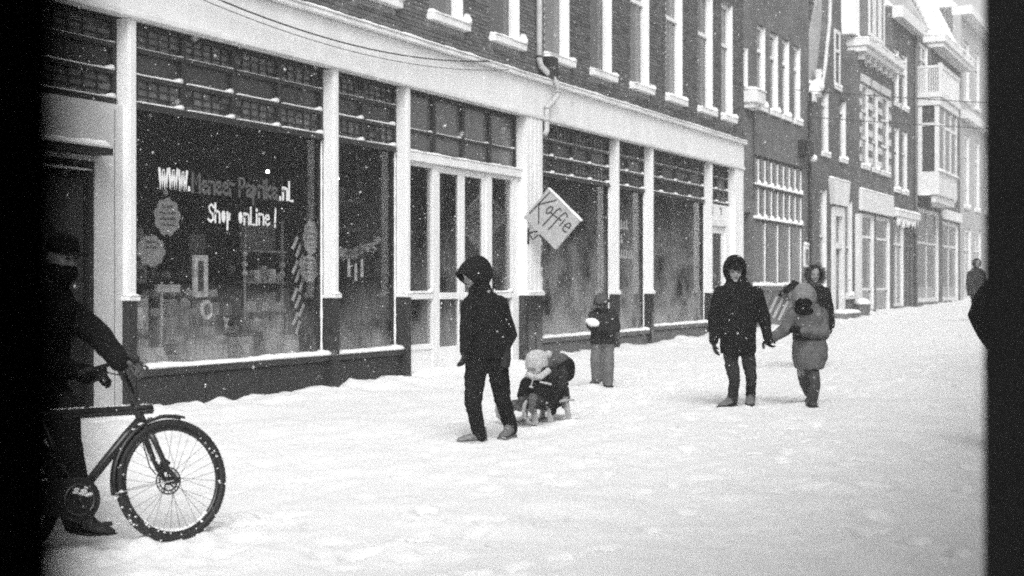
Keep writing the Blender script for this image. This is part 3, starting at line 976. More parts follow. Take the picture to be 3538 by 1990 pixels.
# ------------------------------------------------------------------ lettering on the panes, cut from sheet
GL = {
 'w': ([[(0, 1), (.14, .02)], [(.17, .02), (.33, .92), (.36, .92)], [(.36, .92), (.52, .02)], [(.55, .02), (.7, 1)]], .7),
 '.': ([[(0, 0), (0, .1)]], .1), 'n': ([[(0, 0), (0, .62)], [(0, .45), (.12, .62), (.3, .58), (.34, .4), (.34, 0)]], .34),
 'L': ([[(.02, 1), (.02, 0), (.3, 0)]], .34), 'S': ([[(.36, .86), (.22, 1), (.04, .86), (.1, .6), (.3, .42), (.34, .14), (.16, 0), (0, .12)]], .36),
 'h': ([[(0, 0), (0, 1.05)], [(0, .5), (.14, .64), (.28, .56), (.32, .4), (.32, 0)]], .32), 'o': ([[(.14, .1), (.15, .6)]], .3),
 'O': ([[(.14, .08), (.15, .62)]], .3), 'p': ([[(0, -.38), (0, .6)], [(.14, .2), (.16, .5)]], .28), 'l': ([[(0, 0), (0, 1)]], .06),
 'i': ([[(0, 0), (0, .6)], [(0, .84), (0, .92)]], .06), 'e': ([[(.04, .34), (.3, .4), (.26, .6), (.1, .62), (0, .42), (.03, .12), (.16, 0), (.32, .1)]], .34),
 '!': ([[(0, .28), (.03, 1.05)], [(0, -.02), (0, .06)]], .08), 'M': ([[(0, 0), (.02, 1), (.24, .4), (.46, 1), (.48, 0)]], .5),
 'r': ([[(0, 0), (0, .62)], [(0, .42), (.12, .6), (.26, .58)]], .24), 'P': ([[(0, 0), (0, 1), (.3, .95), (.36, .74), (.28, .52), (.04, .46)]], .36),
 'a': ([[(.02, .52), (.16, .62), (.32, .54), (.34, 0)], [(.32, .34), (.1, .32), (0, .16), (.1, 0), (.32, .1)]], .36), 'k': ([[(0, 0), (0, 1)], [(.3, .62), (.03, .3), (.32, 0)]], .32),
 'K': ([[(0, 0), (.03, 1)], [(.4, 1), (.04, .42), (.44, -.02)]], .44), 'f': ([[(.1, -.3), (.12, .8), (.2, .98), (.34, .94)], [(-.02, .55), (.28, .58)]], .26), ' ': ([], .22),
}

def lettering(text, x0, x1, z0, h, y, weight, seed=0, thick=0.004, fill=True, oval=True):
    """Hand-cut letters as flat ribbons in the facade plane."""
    r = random.Random(seed)
    mb = MB()
    adv = [GL[c][1] + 0.13 for c in text]
    sc = (x1 - x0) / (sum(adv) * h)
    x = x0
    for c, a in zip(text, adv):
        strokes = GL[c][0]
        jz = r.uniform(-0.03, 0.03) * h
        for st in strokes:
            pts = [Vector((x + p[0] * h * sc, z0 + jz + p[1] * h)) for p in st]
            w = weight * h * (1.9 if (oval and c in 'oO') else 1.0)
            n = len(pts)
            L, Rr = [], []
            for i in range(n):
                t = (pts[min(i + 1, n - 1)] - pts[max(i - 1, 0)]).normalized()
                nn = Vector((-t.y, t.x))
                ww = w * r.uniform(0.88, 1.12)
                if oval and c in 'oO':
                    ww = w * (0.7 if i in (0, n - 1) else 1)
                p = pts[i] + (t * w * 0.5 if i == n - 1 else (-t * w * 0.5 if i == 0 else t * 0))
                L.append(p + nn * ww * 0.5)
                Rr.append(p - nn * ww * 0.5)
            if oval and c in 'oO':                 # filled ovals
                cx = sum((p.x for p in pts)) / n
                cz = sum((p.y for p in pts)) / n
                ell = [(cx + 0.15 * h * sc * math.cos(q) * 0.95, cz + 0.36 * h * math.sin(q)) for q in (2 * math.pi * k / 14 for k in range(14))]
                mb.prism(ell, facade, y - thick, y)
                continue
            for i in range(n - 1):
                mb.prism([L[i], L[i + 1], Rr[i + 1], Rr[i]], facade, y - thick - 0.0004 * (i % 2), y)
        x += a * h * sc
    return mb

YL = GV - 0.0045
lettering('www', 12.41, 12.91, 2.545, 0.21, YL, 0.155, 1).build('lettering', 'letter_white', W1)
lettering('.', 12.92, 12.97, 2.545, 0.21, YL, 0.16, 2).build('lettering', 'letter_white', W1)
lettering('Meneer', 12.98, 13.78, 2.535, 0.22, YL, 0.17, 3).build('lettering', 'letter_grey', W1)
lettering('Paprika', 13.86, 14.66, 2.535, 0.22, YL, 0.17, 4).build('lettering', 'letter_grey', W1)
lettering('.nL', 14.69, 15.0, 2.535, 0.23, YL, 0.15, 5).build('lettering', 'letter_white', W1)
lettering('Shop', 13.27, 13.73, 2.2, 0.2, YL, 0.14, 6).build('lettering', 'letter_white', W1)
lettering('onLine', 13.84, 14.5, 2.205, 0.2, YL, 0.14, 7).build('lettering', 'letter_white', W1)
lettering('!', 14.58, 14.66, 2.2, 0.2, YL, 0.14, 8).build('lettering', 'letter_white', W1)
# faint words on the panes further along (too worn to read in full)
for k, (x0, x1, zz) in enumerate(((25.75, 26.45, 2.58), (25.75, 26.2, 2.3), (25.75, 26.75, 2.0))):
    mb = MB()
    r = random.Random(k)
    x = x0
    while x < x1:
        mb.box(x, x + 0.05, YL - 0.004, YL, zz, zz + r.uniform(0.13, 0.2))
        mb.box(x + 0.05, x + 0.1, YL - 0.004, YL, zz + 0.005, zz + r.uniform(0.03, 0.06))
        x += 0.135
    mb.build('lettering', 'paper', W4)

# ------------------------------------------------------------------ paper notices and goods inside the first windows
def cloud_notice(label, u, z, w, h, seed, y=GV + 0.012, lines=4, group=None):
    r = random.Random(seed)
    poly = []
    for i in range(52):
        a = 2 * math.pi * i / 52
        k = 0.92 + 0.2 * abs(math.sin(a * 4.5 + seed)) ** .7 + 0.02 * r.random()
        poly.append((u + w / 2 * k * math.cos(a) * 0.92, z + h / 2 * k * math.sin(a) * 0.92))
    c = (u, z)
    mb = MB()
    for i in range(52):
        p, q = poly[i], poly[(i + 1) % 52]
        mb.prism([c, p, q], facade, y, y + 0.004)
    o = mb.build('paper_notice', 'paper', None)
    tag(o, label, 'notice', group)
    t = MB()
    for k in range(lines):
        zz = z + h * (0.24 - 0.16 * k)
        x = u - w * 0.3 * (1 if k not in (0, lines - 1) else 0.7)
        e = u + w * 0.3 * (1 if k not in (0, lines - 1) else 0.7)
        while x < e:
            ww = r.uniform(0.012, 0.03)
            t.box(x, x + ww, y - 0.0025, y - 0.0005, zz, zz + r.uniform(0.014, 0.036))
            x += ww + 0.01
    t.build('lettering', 'paper_ink', o)
    return o
cloud_notice('upper cloud shaped grey notice, stuck to the glass just under the www lettering', 12.57, 2.225, 0.44, 0.42, 1)
cloud_notice('lower cloud shaped grey notice with two lines of writing, by the white pilaster', 12.30, 1.84, 0.46, 0.34, 2, lines=2)
cloud_notice('pale cloud shaped notice high on the pane edge, above the hanging paper strips', 15.40, 2.08, 0.36, 0.44, 3)
cloud_notice('pale cloud shaped notice among the hanging paper strips, lower of that pair', 15.36, 1.68, 0.4, 0.36, 4)

for k in range(11):
    u, z = 15.14 + 0.1 * (k % 3) + 0.02 * rng.random(), 2.0 - 0.11 * k + 0.03 * rng.random()
    mb = MB().box(-0.025, 0.025, -0.003, 0.003, -0.09, 0.09)
    o = mb.build('paper_strip', 'goods3', None)
    o.location = (u, 0.22 + 0.02 * (k % 3), z)
    o.rotation_euler = (0.1, R(24) + rng.gauss(0, 0.08), 0)
    WORLD[o.name] = Matrix()
    tag(o, 'narrow pale paper strip hanging askew, %s cloud shaped notice' % ('beside the upper pale' if k == 0 else ('level with or above the lower pale' if k < 4 else 'below the lower pale')), 'paper strip', 'paper strips hanging in the lettered shop window')
# hanging picture frame
t = thing('framed_picture', 'pale upright picture frame hanging below the big white lettering', 'picture frame', (13.45, 0.5, 1.3))
MB().frame(13.42, 13.68, 1.32, 1.82, 0.07, 0.45, 0.48).build('frame', 'goods3', t)
MB().box(13.49, 13.61, 0.462, 0.47, 1.39, 1.75).build('picture', 'goods0', t)
t = thing('oval_picture', 'small pale oval plaque hanging under the picture frame', 'plaque', (13.62, 0.5, 1.1))
MB().prism([(13.66 + 0.11 * math.cos(a), 1.17 + 0.12 * math.sin(a)) for a in (2 * math.pi * k / 18 for k in range(18))], facade, 0.45, 0.47).build('plate', 'goods3', t)
MB().prism([(13.66 + 0.06 * math.cos(a), 1.17 + 0.07 * math.sin(a)) for a in (2 * math.pi * k / 12 for k in range(12))], facade, 0.445, 0.449).build('picture', 'goods0', t)

GOODS = [  # u0, u1, v0, z0, z1, tone, name, label, category
 (12.18, 12.5, 0.35, 0.93, 1.36, 2, 'game_box', 'tall grey box standing in the lettered window beside the white pilaster', 'box'),
 (12.85, 12.95, 0.5, 0.95, 1.5, 3, 'easel', 'pale stand with a crossbar in the lettered window', 'display stand'),
 (13.1, 13.42, 0.6, 0.5, 0.92, 2, 'poster_tube', 'grey upright carton in front of the dark box, low in the lettered window', 'carton'),
 (13.2, 13.62, 0.85, 0.52, 1.08, 2, 'gift_bag', 'tall paper bag behind the carton under the oval plaque', 'bag'),
 (12.6, 13.0, 0.7, 0.5, 0.98, 1, 'toy_chest', 'dull grey toy chest behind the long low box', 'chest'),
 (12.05, 12.35, 0.25, 0.5, 0.66, 1, 'book_stack', 'small stack of grey books at the pilaster end of the sill', 'books'),
 (12.42, 12.76, 0.24, 0.5, 0.76, 3, 'picture_book', 'open pale picture book leaning on the sill below the stand', 'book'),
 (12.82, 13.06, 0.22, 0.5, 0.72, 2, 'card_box', 'grey square card box just left of the long low box', 'box'),
 (13.1, 14.3, 0.42, 0.5, 0.8, 2, 'low_cabinet', 'long low pale box lying along the window bottom', 'box'),
 (14.0, 14.3, 0.24, 0.5, 0.88, 2, 'white_carton', 'upright grey carton before the end of the long low box', 'carton'),
 (14.35, 14.6, 0.3, 0.5, 0.74, 1, 'jar', 'short dark tub beside the upright grey carton', 'tub'),
 (14.78, 15.02, 0.28, 0.5, 0.98, 2, 'paper_roll', 'pale upright roll of wrapping paper in the misted corner', 'paper roll'),
 (15.12, 15.4, 0.26, 0.5, 0.82, 3, 'round_tin', 'pale round tin at the snowy jamb end of the lettered window', 'tin'),
 (13.75, 14.0, 0.9, 0.5, 1.2, 1, 'standing_card', 'grey standing card in the middle of the lettered window', 'card'),
 (13.88, 14.2, 1.0, 1.0, 1.28, 1, 'doll', 'small grey soft toy sitting by the shelf rack', 'toy'),
]
for (a, b, v, z0, z1, tn, nm, lb, ct) in GOODS:
    t = thing(nm, lb, ct, ((a + b) / 2, v, z0))
    mn = 'goods%d' % tn
    cx = (a + b) / 2
    if nm in ('jar', 'round_tin', 'paper_roll'):
        r_ = (b - a) / 2
        MB().tube([(cx, v + r_, z0), (cx, v + r_, z1 - 0.05)], r_, 16).build('body', mn, t, smooth=False)
        MB().tube([(cx, v + r_, z1 - 0.049), (cx, v + r_, z1)], r_ * 1.04, 16).build('lid', 'goods%d' % (tn - 1), t)
    elif nm == 'doll':
        MB().loft([(cx, v + .1, z0, .1, .08), (cx, v + .1, z0 + .1, .12, .1), (cx, v + .1, z0 + .16, .06, .06)], 12).build('body', mn, t, smooth=True)
        MB().ball((cx, v + .1, z0 + .23), .075).build('head', 'goods2', t, smooth=True)
        MB().tube([(cx - .1, v + .08, z0 + .13), (cx - .17, v + .02, z0 + .04)], .035, 8, True).tube([(cx + .1, v + .08, z0 + .13), (cx + .17, v + .02, z0 + .04)], .035, 8, True).build('arms', mn, t, smooth=True)
    elif nm == 'easel':
        MB().tube([(12.88, v, 0.5), (12.9, v, 1.5)], 0.018, 8).build('post', mn, t)
        MB().box(12.8, 13.2, v - 0.02, v + 0.02, 1.38, 1.47).build('crossbar', mn, t)
        MB().box(12.8, 12.98, v - 0.08, v + 0.08, 0.5, 0.53).build('foot', mn, t)
    elif nm in ('picture_book', 'standing_card'):
        MB().prism([(v, z0), (v + .02, z0), (v + .14, z1), (v + .12, z1)], lambda p, q, d: (d, p, q), a, cx - .003).build('page', mn, t)
        MB().prism([(v, z0), (v + .02, z0), (v + .14, z1), (v + .12, z1)], lambda p, q, d: (d, p, q), cx + .003, b).build('page', mn, t)
    elif nm == 'book_stack':
        for k in range(5):
            MB().box(a + .01 * (k % 3), b - .012 * (k % 2), v + .01 * (k % 2), v + .2, z0 + .032 * k, z0 + .032 * k + .029).build('book', 'goods%d' % (1 + k % 3), t)
    elif nm == 'gift_bag':
        MB().prism([(a, z0), (b, z0), (b - .04, z1), (a + .04, z1)], facade, v, v + .14).build('body', mn, t)
        MB().tube([(cx - .07, v, z1), (cx - .05, v, z1 + .1), (cx + .05, v, z1 + .1), (cx + .07, v, z1)], .007, 6).build('handle', 'goods3', t)
    else:
        MB().box(a, b, v, v + .16, z0, z1 - .04).build('body', mn, t, bevel=0.01)
        MB().box(a - .006, b + .006, v - .006, v + .166, z1 - .039, z1).build('lid', 'goods%d' % max(0, tn - 1), t, bevel=0.006)
        MB().box(a + .06, b - .1, v - .004, v - .001, z0 + .05, z1 - .14).build('print', 'goods%d' % (3 if tn < 3 else 0), t)
# shelf rack
t = thing('shelf_rack', 'openwork shelf rack with knobbed posts at the back of the lettered window', 'shelf rack', (15.8, 1.2, 0.5))
for u in (15.4, 16.25):
    p = MB().tube([(u, 1.2, 0.5), (u, 1.2, 2.35)], 0.02, 8).build('post', 'goods2', t)
    for z in (1.62, 1.74, 1.88):
        MB().ball((u, 1.2, z), 0.045, 10, 7).build('knob', 'goods3', p, smooth=True)
for z in (0.85, 1.12, 1.5, 1.92):
    MB().box(15.425, 16.225, 1.1, 1.3, z - .012, z + .012).build('shelf', 'goods2', t)
MB().box(15.43, 16.22, 1.29, 1.3, 1.94, 2.34).build('back_panel', 'goods1', t)
r2 = random.Random(4)
for k, z in enumerate((0.85, 1.12, 1.5)):
    for j in range(5):
        u = 15.45 + 0.15 * j
        h = r2.uniform(0.08, 0.24)
        b = MB().box(u, u + r2.uniform(.07, .12), 1.14, 1.26, z + .013, z + .013 + h).build('small_box', 'goods%d' % r2.choice((1, 2, 3)), None)
        tag(b, 'small packet on the %s shelf of the openwork rack in the lettered window' % ('lowest', 'second', 'third')[k], 'packet', 'packets on the shelf rack')
# goods on stepped shelves behind the sill: boxes, tins and figures of all tones
r3 = random.Random(21)
sh = thing('stepped_shelves', 'dim stepped shelves of small goods filling the lower half of the lettered window', 'shelves', (13.6, 1.2, .5))
TIERS = ((0.62, 0.78, 'lowest'), (0.85, 0.98, 'second lowest'), (1.08, 1.18, 'middle'), (1.31, 1.38, 'second highest'), (1.55, 1.58, 'highest'))
for n_, (z, v, nm) in enumerate(TIERS):
    MB().box(11.95, 15.2 if n_ > 1 else 16.0, v, v + .2, z - .02, z).build('shelf', 'goods0', sh)
    u = 12.0
    while u < (15.1 if n_ > 1 else 15.9):
        w, h = r3.uniform(.05, .2), r3.uniform(.07, .21)
        if r3.random() < .12:
            u += w
            continue
        tn = 'goods%d' % r3.choice((0, 1, 1, 2, 2, 2, 3, 3))
        kind = r3.random()
        mb = MB()
        if kind < .55:
            mb.prism([(u, z + .001), (u + w, z + .001), (u + w * r3.uniform(.85, 1), z + h), (u + w * r3.uniform(0, .15), z + h)], facade, v + .03, v + .15)
            nm2, ct = 'toy_box', 'toy box'
        elif kind < .8:
            r_ = min(w, .11) / 2
            mb.tube([(u + r_, v + .09, z + .001), (u + r_, v + .09, z + h * .7), (u + r_, v + .09, z + h * .8), (u + r_, v + .09, z + h)], [r_, r_, r_ * .5, r_ * .45], 10)
            nm2, ct = 'bottle', 'bottle'
        else:
            r_ = min(w, .12) / 2
            mb.loft([(u + r_, v + .09, z + .001, r_ * .9, .05), (u + r_, v + .09, z + h * .45, r_, .055), (u + r_, v + .09, z + h * .6, r_ * .5, .03)], 10)
            mb.ball((u + r_, v + .09, z + h * .6 + r_ * .7), r_ * .8, 10, 7)
            nm2, ct = 'doll', 'toy'
        o = mb.build(nm2, tn, None, smooth=kind >= .55)
        tag(o, 'small %s %s on the %s stepped shelf in the lettered window' % ({'goods0': 'dark', 'goods1': 'dim', 'goods2': 'grey', 'goods3': 'pale'}[tn], {'toy_box': 'boxed toy', 'bottle': 'bottle', 'doll': 'toy figure'}[nm2], nm), ct, 'goods on the stepped shelves')
        u += w + r3.uniform(.01, .06)
# cards and prints hung in the dimness above the shelves
for k, (u, z, w, h, tn, lb) in enumerate(((12.95, 1.98, .2, .3, 1, 'dim hanging print right beside the upper cloud shaped notice'), (13.0, 1.62, .22, .26, 1, 'dim hanging print under another one, beside the lower cloud shaped notice'),
                                   (13.28, 1.86, .05, .34, 2, 'thin pale strip hanging above the framed picture'), (14.05, 1.85, .3, .5, 0, 'dark tall poster hanging left of the shelf rack'))):
    t = thing('hanging_print', lb, 'print', (u, .9, z))
    MB().box(u - w / 2, u + w / 2, .9, .91, z - h / 2, z + h / 2).build('sheet', 'goods%d' % tn, t)
    MB().box(u - w * .3, u + w * .25, .893, .898, z - h * .3, z + h * .1).build('print', 'goods%d' % max(0, tn - 1), t)
    MB().tube([(u, .905, z + h / 2), (u, .905, 4.4)], .003, 5).build('cord', 'wire', t)
# garland with three tassels in the narrow window
gl = thing('paper_garland', 'pale ruffled paper garland strung across the narrow shop window', 'garland', (16.6, 0.35, 1.9))
pts = [(15.85 + 1.5 * i / 15, 0.35, 2.0 - 0.14 * math.sin(math.pi * i / 15) + 0.06 * i / 15) for i in range(16)]
MB().tube(pts, 0.006, 6).build('string', 'rope', gl)
for i, p in enumerate(pts):
    mb = MB()
    for j in range(5):
        q = Vector(p) + Vector((rng.uniform(-.04, .04), rng.uniform(-.02, .02), rng.uniform(-.05, .05)))
        s_ = rng.uniform(.03, .055)
        n1 = Vector((rng.gauss(0, 1), rng.gauss(0, 1), rng.gauss(0, 1))).normalized()
        n2 = n1.orthogonal().normalized()
        n1 = n1.cross(n2)
        mb.add([q - n1 * s_ - n2 * s_, q + n1 * s_ - n2 * s_, q + n1 * s_ + n2 * s_, q - n1 * s_ + n2 * s_, q + Vector((0, .012, 0))], [(0, 1, 4), (1, 2, 4), (2, 3, 4), (3, 0, 4), (0, 3, 2, 1)])
    mb.build('ruffle', 'paper', gl)
for u, z in ((16.62, 1.58), (16.8, 1.52), (16.96, 1.58)):
    MB().loft([(u, .35, z, .035, .02), (u, .35, z + .2, .028, .015), (u, .35, z + .25, .012, .01)], 8).build('tassel', 'goods3', gl)

def lamp(label, u, v, z):
    t = thing('pendant_lamp', label, 'lamp', (u, v, z), 'lit spot lamps inside the shop')
    MB().tube([(u, v, z + .1), (u, v, 4.4)], 0.006, 6).build('cable', 'wire', t)
    MB().loft([(u, v, z + .02, .06, .06), (u, v, z + .1, .025, .025)], 12).build('lamp_shade', 'black_box', t)
    MB().ball((u, v, z), 0.022, 10, 7).build('bulb', 'bulb', t, smooth=True)
lamp('lit lamp hanging behind the pane just above the white lettering', 15.5, 0.9, 2.97)
lamp('lit lamp hanging in the narrow shop window above the garland', 16.72, 0.6, 2.95)

# ------------------------------------------------------------------ the coffee board on its bracket
ks = thing('hanging_sign', 'square pale board with Koffie handwritten on it, hung cornerwise from the broad pilaster', 'sign', (21.36, -0.57, 2.56))
E1 = Vector((0.587, 0, 0)) # placeholder axis lengths along the board, set below
ax = Vector((-0.58, -0.55)).normalized()   # along the writing: (across the street, down)
ay = Vector((-0.55, 0.58)).normalized()    # up the letters
def on_board(p, q, d):
    c = Vector((-0.57, 2.56)) + Vector((ax.x, ax.y)) * p + Vector((ay.x, ay.y)) * q
    return (21.36 + d, c.x, c.y)
HW, HH = 0.40, 0.325
MB().prism([(-HW, -HH), (HW, -HH), (HW, HH), (-HW, HH)], on_board, -0.02, 0.03).build('board', 'board', ks, bevel=0.006)
MB().prism([(-HW, HH + .001), (-HW, HH + .012), (-.2, HH + .022), (.1, HH + .018), (.3, HH + .03), (HW + .01, HH + .02), (HW + .012, HH + .001)], on_board, -0.03, 0.04).build('snow', 'snow', ks)
KT = [('K', -.36, -.16, .42), ('o', -.175, .0, .19), ('f', -.075, -.08, .34), ('f', .045, -.06, .34), ('i', .185, .02, .24), ('e', .245, .0, .24)]
mb = MB()
for c, x0, y0, h in KT:
    strokes = {'o': [[(.2, .02), (.02, .3), (.12, .75), (.34, .8), (.46, .5), (.36, .12), (.2, .02)]], 'K': [[(0, -.1), (.08, 1.08)], [(.5, 1.05), (.06, .42), (.56, -.12)]],
               'f': [[(.1, -.32), (.14, .7), (.2, .9), (.34, .86)], [(-.02, .42), (.3, .46)]], 'i': [[(0, 0), (.01, .56)], [(0, .78), (.0, .86)]],
               'e': [[(.04, .34), (.4, .42), (.34, .66), (.16, .7), (0, .42), (.06, .08), (.24, 0), (.44, .12)]]}[c]
    for st in strokes:
        for (p, q) in zip(st, st[1:]):
            a, b = Vector((x0 + p[0] * h, y0 + p[1] * h)), Vector((x0 + q[0] * h, y0 + q[1] * h))
            t = (b - a).normalized()
            n = Vector((-t.y, t.x)) * 0.011
            a, b = a - t * .006, b + t * .006
            mb.prism([a - n, b - n, b + n, a + n], on_board, -0.0235 - 0.0003 * rng.random(), -0.0205)
mb.build('lettering', 'ink', ks)
mb = MB().tube([(21.37, -0.115, 2.33), (21.37, -0.3, 2.36), (21.37, -0.36, 2.44)], 0.018, 8)
mb.tube([(21.37, -0.115, 2.36), (21.37, -0.22, 2.22), (21.37, -0.3, 2.3)], 0.016, 8)
mb.tube([(21.37, -0.33, 2.3), (21.37, -0.4, 2.24), (21.37, -0.42, 2.32)], 0.02, 8)
mb.box(21.35, 21.39, -0.14, -0.118, 2.15, 2.42)
mb.build('bracket', 'dark_frame', ks)

# overhead wires
def wire(label, pts, r=0.008, sag=0.0, name='overhead_wire', group=None):
    a, b = Vector(pts[0]), Vector(pts[-1])
    p = [a.lerp(b, i / 24) - Vector((0, 0, sag * 4 * (i / 24) * (1 - i / 24))) for i in range(25)]
    o = MB().tube(p, r, 6).build(name, 'wire', None, smooth=True)
    return tag(o, label, 'wire', group)
wire('black cable sagging across the white fascia, thicker and upper of two', [(20.0, -0.2, 5.0), (10.2, -0.24, 5.06)], 0.010, 0.42)
wire('thin lower wire sagging across the white fascia under the black cable', [(20.5, -0.2, 4.93), (10.2, -0.25, 4.96)], 0.005, 0.42)
wire('dark wire strung over the street in front of the gabled houses, upper one', [(38.9, -0.02, 6.9), (49, -10.2, 6.9)], 0.012, 0.1)
wire('dark wire strung over the street in front of the gabled houses, lower one', [(40.3, -0.02, 6.3), (51.5, -10.2, 6.4)], 0.012, 0.12)

# ------------------------------------------------------------------ house B: tall factory-like shop window
hb_ = thing('brick_house', 'plain dark brick house with a tall barred shop window and four white sash windows', 'building', (37.2, 0, 0.3))
UB0, UB1 = 33.96, 40.39
bh = [(35.19, 35.95, 6.05, 8.15), (36.4, 37.16, 6.05, 8.15), (37.55, 38.28, 6.05, 8.15), (38.74, 39.46, 6.05, 8.15)]
wall_cells(MB(), UB0 + .003, UB1, 0.0, 11.6, 0.015, 0.4, bh + [(34.85, 39.75, 1.45, 4.8), (34.05, 34.62, 0.2, 3.3), (34.02, 34.4, 6.4, 7.4)]).build('wall', 'brick_far', hb_)
for q in bh:
    house_window(hb_, *q, v=0.015, recess=0.14, stile=0.09, bars_z=(7.5,), glass='grey_glass')
house_window(hb_, 34.02, 34.4, 6.4, 7.4, v=0.015, recess=0.1, stile=0.07, sill=False)
wb = MB().box(33.99, 34.75, -0.34, 0.01, 5.98, 6.28).build('window_box', 'white', hb_, bevel=0.02)
MB().box(34.05, 34.7, -0.24, 0.008, 5.86, 5.979).build('bracket', 'white_old', wb)
snow_strip(33.99, 34.75, -0.36, 0.0, 6.281, 0.1).build('snow', 'snow', wb, smooth=True)
sw = MB().frame(34.85, 39.75, 1.45, 4.8, 0.05, 0.05, 0.1)
for z in (3.14, 4.0):
    sw.box(34.9, 39.7, 0.02, 0.1, z - .03, z + .03)
nb = 8
for i in range(1, nb):
    u = 34.9 + 4.8 * i / nb
    sw.box(u - .03, u + .03, 0.03, 0.095, 3.17, 3.97)
    sw.box(u - .03, u + .03, 0.03, 0.095, 4.03, 4.75)
    if i % 2 == 0:
        sw.box(u - .035, u + .035, 0.03, 0.095, 1.5, 3.11)
sw = sw.build('steel_window', 'dark_frame', hb_)
for i in range(nb):
    a, b = 34.9 + 4.8 * i / nb + .03, 34.9 + 4.8 * (i + 1) / nb - .03
    for c, d in ((3.17, 3.97), (4.03, 4.75)):
        MB().box(a, b, 0.075, 0.085, c, d).build('pane', 'pane_grey', sw)
    if i % 2 == 0:
        MB().box(a, b + 4.8 / nb, 0.075, 0.085, 1.5, 3.11).build('pane', 'pane_grey', sw)
sn = MB()
for z in (3.17, 4.03):
    for i in range(nb):
        s = snow_strip(34.9 + .6 * i + .03, 34.9 + .6 * (i + 1) - .03, -0.01, 0.07, z, 0.06, step=.1, drift=.12)
        sn.add(s.v, s.f)
for i in range(1, nb + 1):                            # wind-packed snow along the bars
    u = 34.9 + 4.8 * i / nb
    sn.box(u - .075, u - .031, 0.04, 0.07, 3.22, 3.97)
    sn.box(u - .075, u - .031, 0.04, 0.07, 4.08, 4.7)
    if i % 2 == 0: sn.box(u - .08, u - .036, 0.04, 0.07, 1.55, 3.1)
sn.build('snow', 'snow', sw)
st = MB().box(34.8, 39.8, -0.06, 0.012, 1.34, 1.45).build('sill', 'plaster_grey', hb_)
snow_strip(34.8, 39.8, -0.08, 0.04, 1.451, 0.09, step=.12).build('snow', 'snow', st, smooth=True)
MB().box(34.75, 39.9, -0.012, 0.012, 0.0, 1.335).build('plinth', 'plaster_grey', hb_)
dn = MB().box(34.07, 34.6, 0.25, 0.3, 0.2, 3.28).build('niche_door', 'dark_frame', hb_)
MB().box(34.12, 34.55, 0.235, 0.249, 1.4, 3.1).build('pane', 'glass_dark', dn)
MB().tube([(34.8, -0.02, 6.0), (34.8, -0.02, 3.6)], 0.015, 6).build('cable', 'wire', hb_)
wbx = MB().box(39.2, 39.75, -0.3, 0.01, 5.1, 5.55).build('wall_box', 'black_box', hb_, bevel=0.02)
MB().ball((39.95, -0.22, 5.08), (.16, .12, .11), 10, 7).build('lamp_globe', 'snow', wbx, smooth=True)
MB().tube([(40.25, -0.06, 7.0), (40.25, -0.06, 0.4)], 0.05, 8).build('downpipe', 'dark_frame', hb_, smooth=True)
MB().box(39.75, 40.2, -0.04, 0.012, 2.0, 2.62).build('notice_case', 'white_old', hb_)
MB().box(39.82, 40.12, -0.046, -0.041, 2.06, 2.5).build('notice_case_glass', 'glass_dark', hb_)
snow_strip(39.73, 40.22, -0.06, 0.0, 2.621, 0.07).build('snow', 'snow', hb_, smooth=True)
MB().box(33.97, 40.5, -0.28, 9.0, 11.6, 11.8).build('eaves', 'white_old', hb_)

def pantiles(name, m, parent, o0, eu, ev, nu, nv, du, dv, lift, snow_name=None):
    """A pantiled slope: each tile a curved shell; returns (tiles, snow lumps) meshes. eu along the eaves, ev up the slope."""
    n = eu.cross(ev).normalized()
    if n.z < 0: n = -n
    tm, sm = MB(), MB()
    for i in range(nu):
        for j in range(nv):
            o = o0 + eu * du * i + ev * dv * j
            prof = [(0.0, 0.0), (.18, .05), (.4, .055), (.6, .03), (.82, -.015), (1.0, 0.0)]
            r0 = [o + eu * du * p + n * (q + lift) for p, q in prof]
            r1 = [o + eu * du * p + ev * dv * 1.08 + n * q for p, q in prof]
            d = n * -0.02
            tm.add(r0 + r1 + [p + d for p in r0], [(k, k + 1, k + 7, k + 6) for k in range(5)] + [(k + 12, k + 13, k + 1, k) for k in range(5)])
            if rng.random() < 0.85:
                c = o + eu * du * 0.85 + ev * dv * 0.12 + n * 0.03
                sm.ball(c, (du * .26, du * .26, .035 + .03 * rng.random()), 7, 5)
    t = tm.build(name, m, parent)
    s = sm.build('snow_lumps', 'snow', parent, smooth=True)
    tag(t, kind='stuff')
    tag(s, kind='stuff')

# ------------------------------------------------------------------ house C: bell gable
hc = thing('gabled_house', 'narrow brick house with a curved bell gable and an ornate white doorcase', 'building', (43.4, 0, 0.4))
UC0, UC1 = 40.42, 46.17
cw = [(41.9, 42.76, 5.42, 7.9), (44.2, 45.06, 5.42, 7.9)]
cg = [(41.7, 42.55, 1.2, 4.35), (43.1, 44.6, 0.45, 3.9), (45.05, 45.95, 1.15, 4.2)]
wall_cells(MB(), UC0, UC1, 0.0, 7.3, 0.02, 0.35, [(c[0], c[1], c[2], min(c[3], 7.29)) for c in cw] + cg).build('wall', 'brick_far2', hc)
gab = [(40.9, 7.3), (45.95, 7.3)]
right = [(45.6, 7.3), (45.3, 7.6), (45.0, 8.1), (44.7, 8.8), (44.45, 9.5), (44.4, 10.4), (44.4, 11.2), (44.2, 11.7), (43.9, 11.9)]
left = [(42.2, 7.3), (42.45, 7.6), (42.75, 8.1), (43.0, 8.8), (43.3, 9.5), (43.4, 10.4), (43.4, 11.2), (43.6, 11.7), (43.9, 11.9)]
def wall_y(p, q, d): return (p, d, q)
gm = MB()
